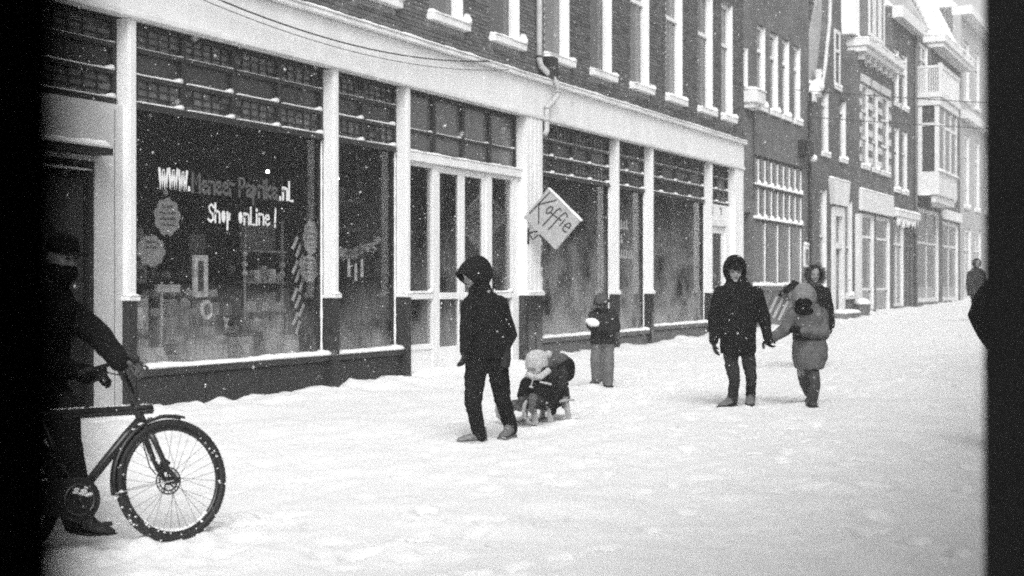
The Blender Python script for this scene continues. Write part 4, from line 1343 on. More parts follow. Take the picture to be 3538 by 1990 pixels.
for (a0, q), (a2, q2), (p, _), (p2, _2) in zip(left, left[1:], right, right[1:]):
    gm.add([(a0, .02, q), (p, .02, q), (p2, .02, q2), (a2, .02, q2), (a0, .35, q), (p, .35, q), (p2, .35, q2), (a2, .35, q2)],
           [(0, 1, 2, 3), (7, 6, 5, 4), (1, 5, 6, 2), (0, 3, 7, 4)])
gm.build('gable', 'brick_far2', hc)
for side in (right, left):
    mb = MB()
    mb.tube([(p, 0.12, q + .02) for p, q in side], 0.06, 8, True)
    mb.build('coping', 'cream', hc, smooth=True)
for cx in (41.75,):
    MB().ball((cx, 0.1, 7.38), (.3, .2, .2), 12, 8).build('gable_ornament', 'snow', hc, smooth=True)
for q in cw:
    house_window(hc, *q, v=0.02, recess=0.14, stile=0.1, bars_z=(6.9,), glass='grey_glass', frame='white_old')
house_window(hc, 43.45, 44.2, 7.6, 9.35, v=0.018, recess=0.02, stile=0.12, bars_z=(8.7,), glass='grey_glass', frame='white_old', lining=False)
house_window(hc, *cg[0], v=0.02, recess=0.14, stile=0.1, bars_z=(2.95,), glass='grey_glass', frame='white_old')
house_window(hc, *cg[2], v=0.02, recess=0.14, stile=0.1, bars_z=(2.7,), glass='glass_dark', frame='white_old')
dc = MB().frame(43.1, 44.6, 0.45, 3.89, 0.28, -0.06, 0.1)
dc.box(43.38, 44.32, -0.03, 0.1, 2.62, 2.8)
dc = dc.build('doorcase', 'white_old', hc)
MB().prism([(42.95, 3.95), (44.75, 3.95), (45.0, 4.7), (42.7, 4.7)], wall_y, -0.14, 0.015).build('door_hood', 'white_old', dc)
snow_strip(42.7, 45.0, -0.15, 0.0, 4.701, 0.07).build('snow', 'snow', dc, smooth=True)
MB().box(43.4, 44.3, 0.08, 0.12, 2.82, 3.6).build('top_light', 'glass_dark', dc)
MB().box(43.4, 44.3, 0.07, 0.12, 0.5, 2.6).build('door', 'plaster_grey', dc)
MB().box(43.6, 44.1, 0.055, 0.069, 1.3, 2.4).build('door_pane', 'glass_dark', dc)
MB().box(42.9, 44.8, -0.5, -0.1, 0.1, 0.62).build('door_step', 'plaster_grey', hc)
snow_strip(42.9, 44.8, -0.52, -0.08, 0.621, 0.1).build('snow', 'snow', hc, smooth=True)
# its snow-covered roof, seen over the shoulder of the gable
rf = MB().prism([(40.45, 6.9), (43.45, 11.2), (46.4, 6.9)], lambda p, q, d: (p, d, q), 0.36, 9.0).build('roof', 'roof_slush', hc)
MB().box(40.3, 40.62, -0.16, 0.3, 6.75, 6.95).build('gutter', 'white_old', hc)
snow_strip(40.42, 41.1, -0.2, 0.34, 6.951, 0.4, step=.12, ragged=.6).build('snow', 'snow', hc, smooth=True)
eu, ev = Vector((0, 1, 0)), Vector((3.0, 0, 4.3)).normalized()
pantiles('pantiles', 'roof_tile', hc, Vector((40.52, 0.37, 7.2)), eu, ev, 6, 12, 0.26, 0.3, 0.06)

# ------------------------------------------------------------------ house D: blocked window surrounds, deep eaves and a dormer
hd = thing('dormer_house', 'brick house with blocked white window surrounds under deep eaves and a snowy dormer', 'building', (49.2, 0, 0.5))
UD0, UD1 = 46.2, 52.3
dw = [(47.2, 48.3, 5.45, 8.2), (48.9, 49.85, 5.45, 8.2), (50.4, 51.7, 5.45, 8.2)]
dg = [(46.9, 49.2, 0.65, 3.9), (49.55, 51.9, 0.5, 3.9)]
wall_cells(MB(), UD0, UD1, 0.0, 9.1, 0.01, 0.35, dw + dg).build('wall', 'brick_far', hd)
for q in dw:
    w = house_window(hd, *q, v=0.01, recess=0.1, stile=0.1, bars_z=(6.4, 7.3), glass='glass_dark', frame='white_old')
    blocks = MB()
    for k in range(6):
        zz = q[2] + .12 + .46 * k
        blocks.box(q[0] - .24, q[0] - .005, -0.03, 0.008, zz, zz + .22)
        blocks.box(q[1] + .005, q[1] + .24, -0.03, 0.008, zz, zz + .22)
    blocks.box(q[0] - .1, q[1] + .1, -0.05, 0.008, q[3] + .003, q[3] + .26)
    tag(blocks.build('surround', 'cream', w), kind='stuff')
ev_ = MB().box(UD0 + .3, UD1 + .1, -0.3, 0.3, 9.1, 9.28)
ev_.box(UD0 + .25, UD1 + .2, -0.42, 0.32, 9.282, 9.5)
ev_.build('eaves', 'white_old', hd)
for k in range(7):
    u = UD0 + .5 + .9 * k
    MB().box(u, u + .1, -0.2, 0.008, 8.86, 9.098).build('eaves_bracket', 'white_old', hd)
snow_strip(UD0 + .25, UD1 + .2, -0.43, 0.3, 9.501, 0.12, step=.2).build('snow', 'snow', hd, smooth=True)
MB().prism([(0.0, 9.64), (4.0, 13.6), (8.0, 9.64)], lambda p, q, d: (d, p, q), UD0, UD1).build('roof', 'snow', hd)
dm = MB().box(48.0, 50.9, 0.0, 3.0, 9.7, 12.0).build('dormer', 'plaster_grey', hd)
for a, b in ((48.2, 48.9), (49.1, 49.8), (50.0, 50.7)):
    f = MB().frame(a, b, 9.9, 11.8, 0.12, -0.06, -0.002).build('dormer_window', 'white_old', hd)
    MB().box(a + .12, b - .12, -0.03, -0.004, 10.02, 11.68).build('pane', 'glass_dark', f)
MB().prism([(47.7, 12.0), (49.45, 12.9), (51.2, 12.0)], wall_y, -0.15, 3.0).build('dormer_roof', 'roof_slush', hd)
MB().box(UD0 + .1, UD0 + .7, 0.0, 1.4, 9.65, 12.3).build('chimney', 'snow', hd)
shf = MB().box(46.85, 51.98, -0.12, 0.008, 3.95, 4.62).build('shop_fascia', 'white_old', hd)
snow_strip(46.85, 51.98, -0.13, 0.0, 4.621, 0.07).build('snow', 'snow', shf, smooth=True)
for q in dg:
    house_window(hd, *q, v=0.01, recess=0.12, stile=0.14, bars_z=(1.35, 3.1), glass='glass_dark', frame='white_old', sill=False, name='shop_window')
MB().box(46.3, 46.75, -0.12, 0.008, 0.3, 3.8).build('pilaster', 'white_old', hd)

# ------------------------------------------------------------------ house E
he = thing('narrow_house', 'narrow brick house of paired white sash windows beside the bay window', 'building', (54.6, 0, 0.55))
UE0, UE1 = 52.33, 56.95
ew = [(52.7, 53.6, 8.15, 10.2), (54.2, 55.2, 8.15, 10.2), (52.7, 53.6, 5.0, 7.3), (54.2, 55.2, 5.0, 7.3)]
eg = [(52.6, 54.5, 0.7, 3.9), (54.9, 56.7, 0.6, 3.9)]
wall_cells(MB(), UE0, UE1, 0.0, 11.6, 0.02, 0.35, ew + eg).build('wall', 'brick_far2', he)
for q in ew:
    house_window(he, *q, v=0.02, recess=0.12, stile=0.12, bars_z=((q[2] + q[3]) / 2 + .3,), glass='grey_glass', frame='white_old')
for q in eg:
    house_window(he, *q, v=0.02, recess=0.12, stile=0.12, bars_z=(3.0,), bars_u=((q[0] + q[1]) / 2,), glass='glass_dark', frame='white_old' if q[0] < 54 else 'plaster_grey', sill=False, name='shop_window')
aw = MB().box(52.45, 56.8, -0.2, 0.015, 4.0, 4.2).build('shop_cornice', 'white_old', he)
snow_strip(52.45, 56.8, -0.22, 0.0, 4.201, 0.1).build('snow', 'snow', aw, smooth=True)
dp2 = MB()
for k in range(22):
    u = 52.6 + .19 * k
    h = rng.uniform(.08, .4)
    dp2.loft([(u, -.12, 4.0 - h, .01, .01), (u, -.12, 4.0, .05, .05)], 6)
tag(dp2.build('icicles', 'snow', aw), kind='stuff')
cn = MB().box(UE0 + .02, UE1 - .02, -0.35, 0.3, 11.2, 11.62).build('eaves', 'white_old', he)
MB().prism([(0.1, 11.65), (3.5, 15.4), (8.0, 11.65)], lambda p, q, d: (d, p, q), UE0, UE1).build('roof', 'snow', he)
MB().tube([(56.6, -.06, 11.2), (56.6, -.06, 0.7)], .06, 8).build('downpipe', 'plaster_grey', he, smooth=True)

# ------------------------------------------------------------------ house F: bay window with a balcony on top
hf = thing('bay_house', 'brick house with a white bay window carrying a railed balcony', 'building', (62, 0, 0.6))
UF0, UF1 = 56.98, 68.0
fw = [(57.7, 59.6, 9.15, 11.2), (62.6, 63.8, 9.0, 11.0), (65.3, 66.4, 9.0, 11.0), (65.2, 66.3, 5.3, 8.0)]
fg = [(57.4, 62.2, 0.8, 4.6), (63.2, 67.4, 0.8, 4.3)]
wall_cells(MB(), UF0, UF1, 0.0, 11.29, 0.02, 0.35, fw + fg).build('wall', 'brick_far', hf)
for q in fw:
    house_window(hf, *q, v=0.02, recess=0.12, stile=0.14, bars_z=(q[2] + (q[3] - q[2]) * .68,), bars_u=((q[0] + q[1]) / 2,), glass='grey_glass', frame='white_old')
for k, q in enumerate(fg):
    house_window(hf, *q, v=0.02, recess=0.12, stile=0.18, bars_z=(3.2,), bars_u=((q[0] + q[1]) / 2,), glass='glass_dark', frame='white_old', sill=False, name='shop_window')
MB().box(63.1, 67.5, -0.16, 0.015, 4.35, 4.75).build('awning_box', 'white', hf)
B0, B1, BD = 57.3, 61.8, 0.8
bay = MB().box(B0, B1, -BD, 0.018, 5.05, 5.95)                       # apron
bay.box(B0 + .1, B1 - .1, -BD + .1, 0.016, 4.75, 5.05)
bay.box(B0 - .06, B1 + .06, -BD - .06, 0.017, 8.55, 8.85)            # head
for u in (B0, B1 - .16):
    for v in (-BD, -.16):
        bay.box(u, u + .16, v, v + .16, 5.95, 8.55)
bay.box(B0 + .02, B0 + .1, -BD + .16, -.16, 7.75, 7.87)
bay.box(B0 + .16, B1 - .16, -BD + .02, -BD + .1, 7.75, 7.87)
for u in (58.8, 60.3):
    bay.box(u - .08, u + .08, -BD + .01, -BD + .12, 5.95, 7.75)
    bay.box(u - .06, u + .06, -BD + .012, -BD + .12, 7.87, 8.55)
bay = bay.build('bay_window', 'white_old', hf)
for c, d in ((5.95, 7.75), (7.87, 8.55)):
    MB().box(B0 + .05, B0 + .07, -BD + .16, -.16, c, d).build('pane', 'glass_dark', bay)
    for a, b in ((B0 + .16, 58.72), (58.88, 60.22), (60.38, B1 - .16)):
        MB().box(a, b, -BD + .05, -BD + .07, c, d).build('pane', 'grey_glass', bay)
snow_strip(B0 - .02, B1, -BD - .1, -BD + .02, 5.952, .1).build('snow', 'snow', bay, smooth=True)
bal = MB().box(B0 - .12, B1 + .12, -BD - .14, 0.015, 8.86, 9.05)
bal.box(B0 - .1, B1 + .1, -BD - .12, -BD - .03, 10.0, 10.1)
bal.box(B0 - .1, B0 - .02, -BD - .03, 0.0, 10.0, 10.1)
bal.box(B0 - .12, B0 + .02, -BD - .14, -BD, 9.05, 10.18)
bal = bal.build('balcony', 'white_old', hf)
for k in range(9):
    v = -BD + .06 + (BD - .1) * k / 8
    MB().box(B0 - .08, B0 - .04, v - .022, v + .022, 9.05, 10.0).build('baluster', 'white_old', bal)
for k in range(22):
    u = B0 + .15 + (B1 - B0 - .2) * k / 21
    MB().box(u - .022, u + .022, -BD - .1, -BD - .06, 9.05, 10.0).build('baluster', 'white_old', bal)
snow_strip(B0 - .1, B1 + .1, -BD - .14, -BD, 10.1, .07).build('snow', 'snow', bal, smooth=True)
lb = MB().box(57.0, 57.5, -.5, -.05, 4.55, 5.0).build('lantern', 'black_box', hf, bevel=.03)
snow_strip(57.0, 57.5, -.5, -.05, 5.001, .06).build('snow', 'snow', lb, smooth=True)
gt = MB().box(60.2, 68.0, -0.5, 0.3, 11.3, 11.5).box(60.1, 68.05, -0.6, 0.3, 11.502, 11.75).build('gutter', 'white_old', hf)
snow_strip(60.1, 68.05, -0.62, 0.3, 11.751, .25, step=.3, ragged=.6).build('snow', 'snow', gt, smooth=True)
MB().prism([(0.02, 11.76), (3.4, 18.0), (3.6, 18.0), (3.6, 11.76)], lambda p, q, d: (d, p, q), 60.15, 68.0).build('roof', 'roof_slush', hf)
eu, ev = Vector((1, 0, 0)), Vector((0, 3.38, 6.24)).normalized()
pantiles('pantiles', 'roof_tile', hf, Vector((61.4, 0.2, 12.1)), eu, ev, 11, 12, .34, .42, .05)
for k in range(9):                                     # snow sliding off the tiles on either side
    t = k / 8
    MB().ball((61.2 + .5 * t, .1 + .9 * t, 12.3 + 1.9 * t), (.4, .3, .28), 9, 6).build('snow', 'snow', hf, smooth=True)
    MB().ball((65.4 - .3 * t, .1 + .9 * t, 12.3 + 1.9 * t), (.5, .3, .28), 9, 6).build('snow', 'snow', hf, smooth=True)
# ------------------------------------------------------------------ house G: pale stucco
hg = thing('stucco_house', 'pale stucco house with tall shuttered windows near the black doorpost', 'building', (73, 0, 0.7))
UG0, UG1 = 68.03, 79
gw = [(69.0, 70.6, 5.2, 8.6), (72.4, 74.0, 5.2, 8.6), (75.8, 77.4, 5.2, 8.6), (69.0, 70.6, 10.2, 13), (72.4, 74.0, 10.2, 13)]
gg = [(68.9, 71.2, .8, 4.2), (72.2, 74.6, .8, 4.2)]
wall_cells(MB(), UG0, UG1, 0.0, 14.0, 0.0, 0.35, gw + gg).build('wall', 'stucco', hg)
for q in gw + gg:
    house_window(hg, *q, v=0.0, recess=0.14, stile=0.16, bars_z=(q[2] + (q[3] - q[2]) * .7,), bars_u=((q[0] + q[1]) / 2,), glass='grey_glass', frame='white_old', sill=q[2] > 2)
MB().box(UG0 + .02, UG1, -0.3, -0.003, 9.2, 9.6).build('cornice', 'white_old', hg)
MB().box(UG0 + .02, UG1, -0.5, 0.4, 14.0, 14.4).build('eaves', 'white_old', hg)
MB().prism([(0.1, 14.4), (4, 18), (8.0, 14.4)], lambda p, q, d: (d, p, q), UG0, UG1).build('roof', 'snow', hg)
for i in range(3):                                     # the row goes on, out of sight behind the doorpost
    a = 79.05 + 9 * i
    h = thing('row_house', ('dark brick house just past the pale stucco one, behind the doorpost', 'brick house two along from the pale stucco one, behind the doorpost', 'brick house farthest down the row, behind the doorpost')[i], 'building', (a + 4.4, 0, .8))
    ws = [(a + 1 + 2.6 * k, a + 2.3 + 2.6 * k, z, z + 2.3) for k in range(3) for z in (2.0, 6.0, 9.6)]
    wall_cells(MB(), a, a + 8.95, 0, 13 - i, 0.01 + .02 * i, .4, ws).build('wall', 'brick_far', h)
    for q in ws:
        house_window(h, *q, v=0.01 + .02 * i, recess=.12, stile=.12, frame='white_old', snowy=False)
    MB().prism([(0.1, 13 - i), (4, 17 - i), (8.0, 13 - i)], lambda p, q, d: (d, p, q), a, a + 8.95).build('roof', 'snow', h)

# snow-topped planter by the doorcase
pl = thing('stone_planter', 'low stone planter heaped with snow beside the ornate white doorcase', 'planter', (46.0, -0.3, .5))
MB().loft([(46.0, -.3, .3, .26, .2), (46.0, -.3, .82, .32, .24), (46.0, -.3, .88, .34, .25)], 14).build('tub', 'riser_grey', pl)
MB().ball((46.0, -.3, .89), (.32, .24, .18), 14, 9).build('snow', 'snow', pl, smooth=True)

# ------------------------------------------------------------------ the side of the street the view looks out from
VO = -10.145                                             # inner face of the doorway
own = thing('doorway_house', 'house whose unlit black doorway the street is seen through', 'building', (1.0, -10.2, -.12))
MB().box(0.03, 0.1795, VO, VO + .101, -.2, 2.6).build('door_post', 'post', own)
MB().box(1.948, 2.09, VO, VO + .101, -.2, 2.6).build('door_post', 'post', own)
MB().box(0.03, 2.09, VO, VO + .101, 2.602, 2.8).build('lintel', 'post', own)
MB().box(-7, 0.028, VO + .004, VO + .097, -.3, 2.9).box(2.092, 9.0, VO + .004, VO + .097, -.3, 2.9).build('shop_front', 'post', own)
ow = [(u, u + 1.1, z, z + 0.95) for u in (-5.5, -2.5, 0.5, 3.5, 6.5) for z in (3.15,)]
wall_cells(MB(), -7, 9.0, 2.902, 4.4, VO - .15, VO + .06, ow).build('wall', 'brick_opp', own)
for q in ow:
    MB().frame(q[0], q[1], q[2], q[3], .1, VO - .06, VO + .02).build('window', 'white_old', own)
    MB().box(q[0] + .1, q[1] - .1, VO - .04, VO - .02, q[2] + .1, q[3] - .1).build('pane', 'glass_dark', own)
hall = MB().box(-2.5, 4.5, -14.1, -14.0, -.3, 3.0).box(-2.6, -2.5, -14.0, VO - .002, -.3, 3.0).box(4.5, 4.6, -14.0, VO - .002, -.3, 3.0)
hall.box(-2.5, 4.5, -14.0, VO - .16, 2.9, 3.0).box(-2.5, 4.5, -14.0, VO - .002, -.14, -.1)
hall.build('hall', 'room_black', own)
MB().box(-7, 9.0, -14.2, VO - .151, 4.4, 4.6).build('roof', 'snow', own)

OPP = [(9.03, 16.4, 5.0, 'dark brick house across the street, next to the doorway'), (16.43, 23.0, 6.2, 'tall dark house across the street with narrow windows'),
       (23.03, 31.5, 5.6, 'low wide brick house across the street'), (31.53, 41.0, 6.3, 'brick house across the street facing the factory window'),
       (41.03, 52.0, 6.0, 'brick house across the street facing the gables'), (52.03, 70.0, 7.0, 'long brick block at the far end across the street')]
for i, (a, b, h, lb) in enumerate(OPP):
    t = thing('row_house', lb, 'building', ((a + b) / 2, -10.3, .2))
    n = int((b - a) / 2.3)
    ws = []
    for k in range(n):
        u = a + (b - a) * (k + .5) / n
        for z in (3.7,):
            if z + 2 < h: ws.append((u - .55, u + .55, z, z + 1.9))
        ws.append((u - .85, u + .85, .9 if k % 3 else .2, 3.1))
    wall_cells(MB(), a, b, -.3, h, -10.75, -10.4, ws).build('wall', 'brick_opp', t)
    for q in ws:
        f = MB().frame(q[0], q[1], q[2], q[3], .09, -10.52, -10.44).build('window', 'white_old' if q[2] > 3 or i % 2 else 'dark_frame', t)
        MB().box(q[0] + .09, q[1] - .09, -10.5, -10.48, q[2] + .09, q[3] - .09).build('pane', 'glass_dark', f)
    MB().prism([(-10.3, h), (-13.6, h + 1.2), (-17, h)], lambda p, q, d: (d, p, q), a, b).build('roof', 'snow', t)

# ------------------------------------------------------------------ people
folds = bpy.data.textures.new('folds', 'CLOUDS')
folds.noise_scale = 0.13
folds.noise_depth = 2
fine_folds = bpy.data.textures.new('fine_folds', 'CLOUDS')
fine_folds.noise_scale = 0.05
fine_folds.noise_depth = 1

def merge(o, voxel, smooth=3, fold=0.0, tex=None):
    """Fuse overlapping lofts into one continuous skin, relax it and crease it."""
    r = o.modifiers.new('fuse', 'REMESH')
    r.mode = 'VOXEL'
    r.voxel_size = voxel
    r.use_smooth_shade = True
    if smooth:
        s = o.modifiers.new('relax', 'SMOOTH')
        s.factor = 0.5
        s.iterations = smooth
    if fold:
        d = o.modifiers.new('creases', 'DISPLACE')
        d.texture = tex or folds
        d.strength = fold
        d.mid_level = 0.5
        d.texture_coords = 'LOCAL'
    return o

def head_matrix(c, yaw, pitch, roll=0, k=1.0):
    return Matrix.Translation(Vector(c)) @ Matrix.Rotation(R(yaw), 4, 'Z') @ Matrix.Rotation(R(pitch), 4, 'X') @ Matrix.Rotation(R(roll), 4, 'Y') @ Matrix.Scale(k, 4)

def head(mb, mt):
    h = MB().loft([(0, -.035, -.118, .022, .025), (0, -.03, -.105, .045, .05), (0, -.02, -.075, .058, .074), (0, -.008, -.03, .069, .09), (0, 0, .02, .075, .099),
                   (0, 0, .06, .077, .1), (0, .005, .095, .066, .086), (0, .008, .118, .042, .054), (0, .008, .126, .012, .016)], 18)
    h.tube([(0, -.094, .028), (0, -.106, .0), (0, -.116, -.026), (0, -.092, -.034)], [.009, .011, .015, .01], 8, True)
    h.tube([(-.05, -.078, .034), (-.02, -.096, .032), (.02, -.096, .032), (.05, -.078, .034)], .011, 8, True)
    h.tube([(-.018, -.094, -.062), (.018, -.094, -.062)], .009, 8, True)
    h.tube([(-.012, -.082, -.1), (.012, -.082, -.1)], .016, 8, True)
    for s in (-1, 1):
        h.ball((s * .077, .012, .0), (.01, .022, .033), 8, 6)
        h.ball((s * .04, -.072, -.028), (.024, .018, .02), 8, 6)
    h.xform(mt)
    mb.add(h.v, h.f)

def features(root, mt, skin='dark_fabric'):
    for s in (-1, 1):
        MB().ball((s * .031, -.092, .008), (.014, .008, .007), 10, 6).xform(mt).build('eye', 'black_denim', world_of=root, smooth=True)
    MB().tube([(-.024, -.1, -.057), (0, -.104, -.056), (.024, -.1, -.057)], .0035, 6, True).xform(mt).build('mouth', 'boot', world_of=root, smooth=True)

def hood(mt, rl, ru, rf, open_a, peak=0.0, drop=0.0):
    mb = MB()
    rings = []
    rows = 15
    for i in range(rows):
        th = R(open_a) + (R(176) - R(open_a)) * i / (rows - 1)
        near = max(0.0, 1 - (th - R(open_a)) / R(75)) ** 1.6
        ring = []
        for j in range(28):
            a = 2 * math.pi * j / 28
            up = math.sin(a)
            p = Vector((math.sin(th) * math.cos(a) * rl, -math.cos(th) * rf - near * peak * (.45 + .55 * up), math.sin(th) * up * ru - (drop * near * (.5 + .5 * up))))
            ring.append(p)
        rings.append(ring)
    n = 28
    vs = [p for r in rings for p in r]
    fs = [(i * n + j, i * n + (j + 1) % n, (i + 1) * n + (j + 1) % n, (i + 1) * n + j) for i in range(rows - 1) for j in range(n)]
    fs.append(tuple((rows - 1) * n + j for j in range(n)))
    mb.add(vs, fs)
    mb.xform(mt)
    rim = MB().tube([p for p in rings[0]], .012, 8, closed=True).xform(mt)
    return mb, rim

def add_hood(root, mt, m, rl, ru, rf, open_a, peak=0.0, drop=0.0, fold=0.012, name='hood'):
    a, rim = hood(mt, rl, ru, rf, open_a, peak, drop)
    o = a.build(name, m, world_of=root, smooth=True)
    s = o.modifiers.new('cloth', 'SOLIDIFY')
    s.thickness = .016
    s.offset = 0
    sb = o.modifiers.new('round', 'SUBSURF')
    sb.levels = sb.render_levels = 1
    d = o.modifiers.new('creases', 'DISPLACE')
    d.texture = folds
    d.strength = fold
    d.mid_level = .5
    d.texture_coords = 'LOCAL'
    rim.build('hood_rim', m, o, smooth=True, world_of=root)
    return o

def hand(mb, w, d, n, s=1, curl=0.5, k=1.0):
    """Palm, four unequal bent fingers and a thumb from its side; d towards the knuckles, n the way the palm faces."""
    w, d, n = Vector(w), Vector(d).normalized(), Vector(n)
    n = (n - d * n.dot(d)).normalized()
    e = d.cross(n) * s
    rings = []
    for t, a, b in ((-.02, .026, .02), (.0, .027, .018), (.04, .036, .016), (.085, .04, .014), (.098, .036, .01)):
        rings.append([w + d * t * k + e * math.cos(q) * a * k + n * math.sin(q) * b * k for q in (2 * math.pi * j / 12 for j in range(12))])
    mb.rings(rings)
    for i, L in enumerate((.07, .08, .075, .058)):
        p = w + d * .088 * k + e * (.029 - .0195 * i) * k
        pts = [p - d * .02 * k, p]
        ang = 0.15
        for q, f in ((.45, .6), (.32, 1.0), (.23, .9)):
            ang += curl * f
            p = p + (d * math.cos(ang) + n * math.sin(ang)) * L * q * k
            pts.append(p)
        mb.tube(pts, [.0092 * k, .0092 * k, .0088 * k, .008 * k, .0068 * k], 8, True)
    p = w + d * .02 * k + e * .026 * k
    mb.tube([p, p + (d * .6 + e * .7 + n * .25).normalized() * .035 * k, p + (d * .85 + e * .45 + n * .5).normalized() * .065 * k, p + (d * .95 + e * .15 + n * .7).normalized() * .088 * k],
            [.013 * k, .0125 * k, .011 * k, .009 * k], 8, True)

def shoe(root, heel, yaw, pitch=0, L=.29, W=.05, upper='shoe', sole='rubber', high=.11, laces=False):
    """A shoe pointing along local -Y before turning; heel is the point on the ground under the heel."""
    mt = Matrix.Translation(Vector(heel)) @ Matrix.Rotation(R(yaw), 4, 'Z') @ Matrix.Rotation(R(pitch), 4, 'X')
    rings = []
    for t, w, h0, h1 in ((-.0, .7, .02, high * .9), (.06, .8, .02, high), (.12, .72, .02, high), (.3, .8, .02, high), (.42, .86, .02, high * .95), (.6, .98, .02, .092), (.8, 1.0, .02, .075), (.93, .8, .02, .06), (1.0, .4, .024, .045)):
        y = -t * L + .03
        ring = []
        for j in range(12):
            a = 2 * math.pi * j / 12
            ring.append(Vector((math.cos(a) * W * w * (1 if math.sin(a) < .2 else .82), y, (h0 + h1) / 2 + math.sin(a) * (h1 - h0) / 2)))
        rings.append(ring)
    u = MB().rings(rings)
    u.tube([(0, -.02, high * .6), (0, -.02, high + .05)], W * .92, 12)
    o = u.xform(mt).build('shoe', upper, world_of=root)
    merge(o, .008, 2, .006, fine_folds)
    out = [(-.7, .035), (-.9, .0), (-.8, -.06), (-.9, -.14), (-1.05, -.2), (-.85, -.255), (-.3, -.272), (.4, -.268), (.85, -.25), (1.05, -.2), (.9, -.14), (.8, -.06), (.9, .0), (.7, .035)]
    MB().prism([(p * W, q * L / .29) for p, q in out], lambda p, q, d: (p, q, d), 0.0, .026).xform(mt).build('sole', sole, o, world_of=root)
    if laces:
        lm = MB()
        for k in range(5):
            y, z = -.06 - .026 * k, high * (1.0 - .07 * k) - .002 * k * k
            lm.tube([(-.03, y, z), (0, y - .008, z + .012), (.03, y, z)], .0045, 6)
        lm.tube([(.0, -.07, high + .0), (.03, -.09, high + .02), (.045, -.08, high - .03)], .004, 6)
        lm.xform(mt).build('laces', 'wool', o, smooth=True, world_of=root)
    return o

def person(label, loc, group=None):
    """Root mesh of a figure; body() fills it. Local x = across the view, y = away, z = up."""
    me = bpy.data.meshes.new('person')
    o = bpy.data.objects.new('person', me)
    o.location = (loc[0], loc[1], loc[2] - .022)     # feet press into the snow
    o.rotation_euler = (0, 0, YAW)
    col.objects.link(o)
    WORLD[o.name] = o.matrix_basis.copy()
    return tag(o, label, 'person', group)

def set_body(o, mb, m='skin', voxel=.011):
    me = o.data
    me.from_pydata(mb.v, [], mb.f)
    b = bmesh.new()
    b.from_mesh(me)
    bmesh.ops.recalc_face_normals(b, faces=b.faces)
    b.to_mesh(me)
    b.free()
    me.materials.append(M[m])
    merge(o, voxel, 1)

def mid(a, b, t=.5):
    return tuple(x + (y - x) * t for x, y in zip(a, b))

def garment(root, name, m, secs=(), tubes=(), voxel=.012, smooth=4, fold=.016, tex=None, balls=()):
    mb = MB()
    if secs: mb.loft(secs)
    for pts, r in tubes:
        mb.tube(pts, r, 12, True)
    for c, r in balls:
        mb.ball(c, r)
    o = mb.build(name, m, world_of=root)
    return merge(o, voxel, smooth, fold, tex)

def body_core(legs, arms, secs, neck, headc):
    """One continuous body under the clothes: legs, trunk, arms, neck."""
    mb = MB().loft([(s[0], s[1], s[2], s[3] * .72, s[4] * .72) for s in secs], 18)
    for pts in legs:
        mb.tube(pts, [.075, .066, .052, .047, .038][:len(pts)] if len(pts) > 3 else [.075, .05, .038], 10, True)
    for pts in arms:
        mb.tube(pts, [.045, .042, .038, .034, .028] if len(pts) > 3 else [.045, .038, .028], 10, True)
    mb.tube([neck, headc], .05, 10)
    return mb

def snow_specks(root, pts, seed, n, spread, m='flake'):
    """Flakes settled on a coat."""
    r = random.Random(seed)
    mb = MB()
    for _ in range(n):
        c = r.choice(pts)
        q = Vector(c) + Vector((r.gauss(0, spread), 0, r.gauss(0, spread)))
        mb.ball(q, r.uniform(.003, .006), 6, 4)
    return mb

# --- the hooded man hauling the sledge
p = person('hooded person in a black jacket and jeans, head bowed, striding ahead of the wooden sledge', (11.75, -4.33, 0.02))
secs = [(-0.037, 0, 0.785, 0.206, 0.165), (-0.037, 0, 0.877, 0.214, 0.17), (-0.041, 0, 1.006, 0.206, 0.165), (-0.048, -0.01, 1.134, 0.199, 0.16), (-0.059, -0.02, 1.252, 0.192, 0.155), (-0.07, -0.03, 1.337, 0.169, 0.14), (-0.085, -0.05, 1.4, 0.118, 0.11), (-0.096, -0.06, 1.459, 0.074, 0.08)]
aR = [(0.081, 0.03, 1.293), (0.18, 0.08, 0.994), (0.099, -0.06, 0.818)]
aL = [(-0.195, -0.1, 1.293), (-0.225, -0.16, 1.024), (-0.232, -0.26, 0.855)]
lL = [(-0.129, -0.02, 0.785), (-0.144, -0.08, 0.6), (-0.162, -0.15, 0.379), (-0.136, -0.12, 0.232), (-0.103, -0.08, 0.059)]
lR = [(0.052, 0.03, 0.785), (0.077, 0.03, 0.6), (0.107, 0.05, 0.398), (0.151, 0.12, 0.243), (0.188, 0.2, 0.103)]
hm = head_matrix((-0.158, -0.1, 1.565), -52, 26, 6)
mb = body_core([lL, lR], [aR, aL], secs, (-0.092, -0.06, 1.411), (-0.144, -0.09, 1.54))
head(mb, hm)
hand(mb, (-0.232, -0.26, 0.884), (-.1, -.2, -1), (-.6, .3, 0), 1, .5)
hand(mb, (0.085, 0, 0.884), (-.3, .1, -1), (-1, 0, 0), -1, .7)
set_body(p, mb)
features(p, hm)
garment(p, 'jacket', 'black_fabric', secs, [(aR, [.078, .068, .05]), (aL, [.074, .066, .052])], fold=.02)
mb = MB()
hand(mb, (-0.232, -0.26, 0.884), (-.1, -.2, -1), (-.6, .3, 0), 1, .5, 1.15)
merge(mb.build('glove', 'dark_fabric', world_of=p), .007, 1)
garment(p, 'pocket_flap', 'dark_fabric', [(0.122, -0.04, 0.7, 0.052, 0.07), (0.125, -0.02, 0.792, 0.063, 0.1), (0.129, 0, 0.913, 0.055, 0.08)], fold=.01)
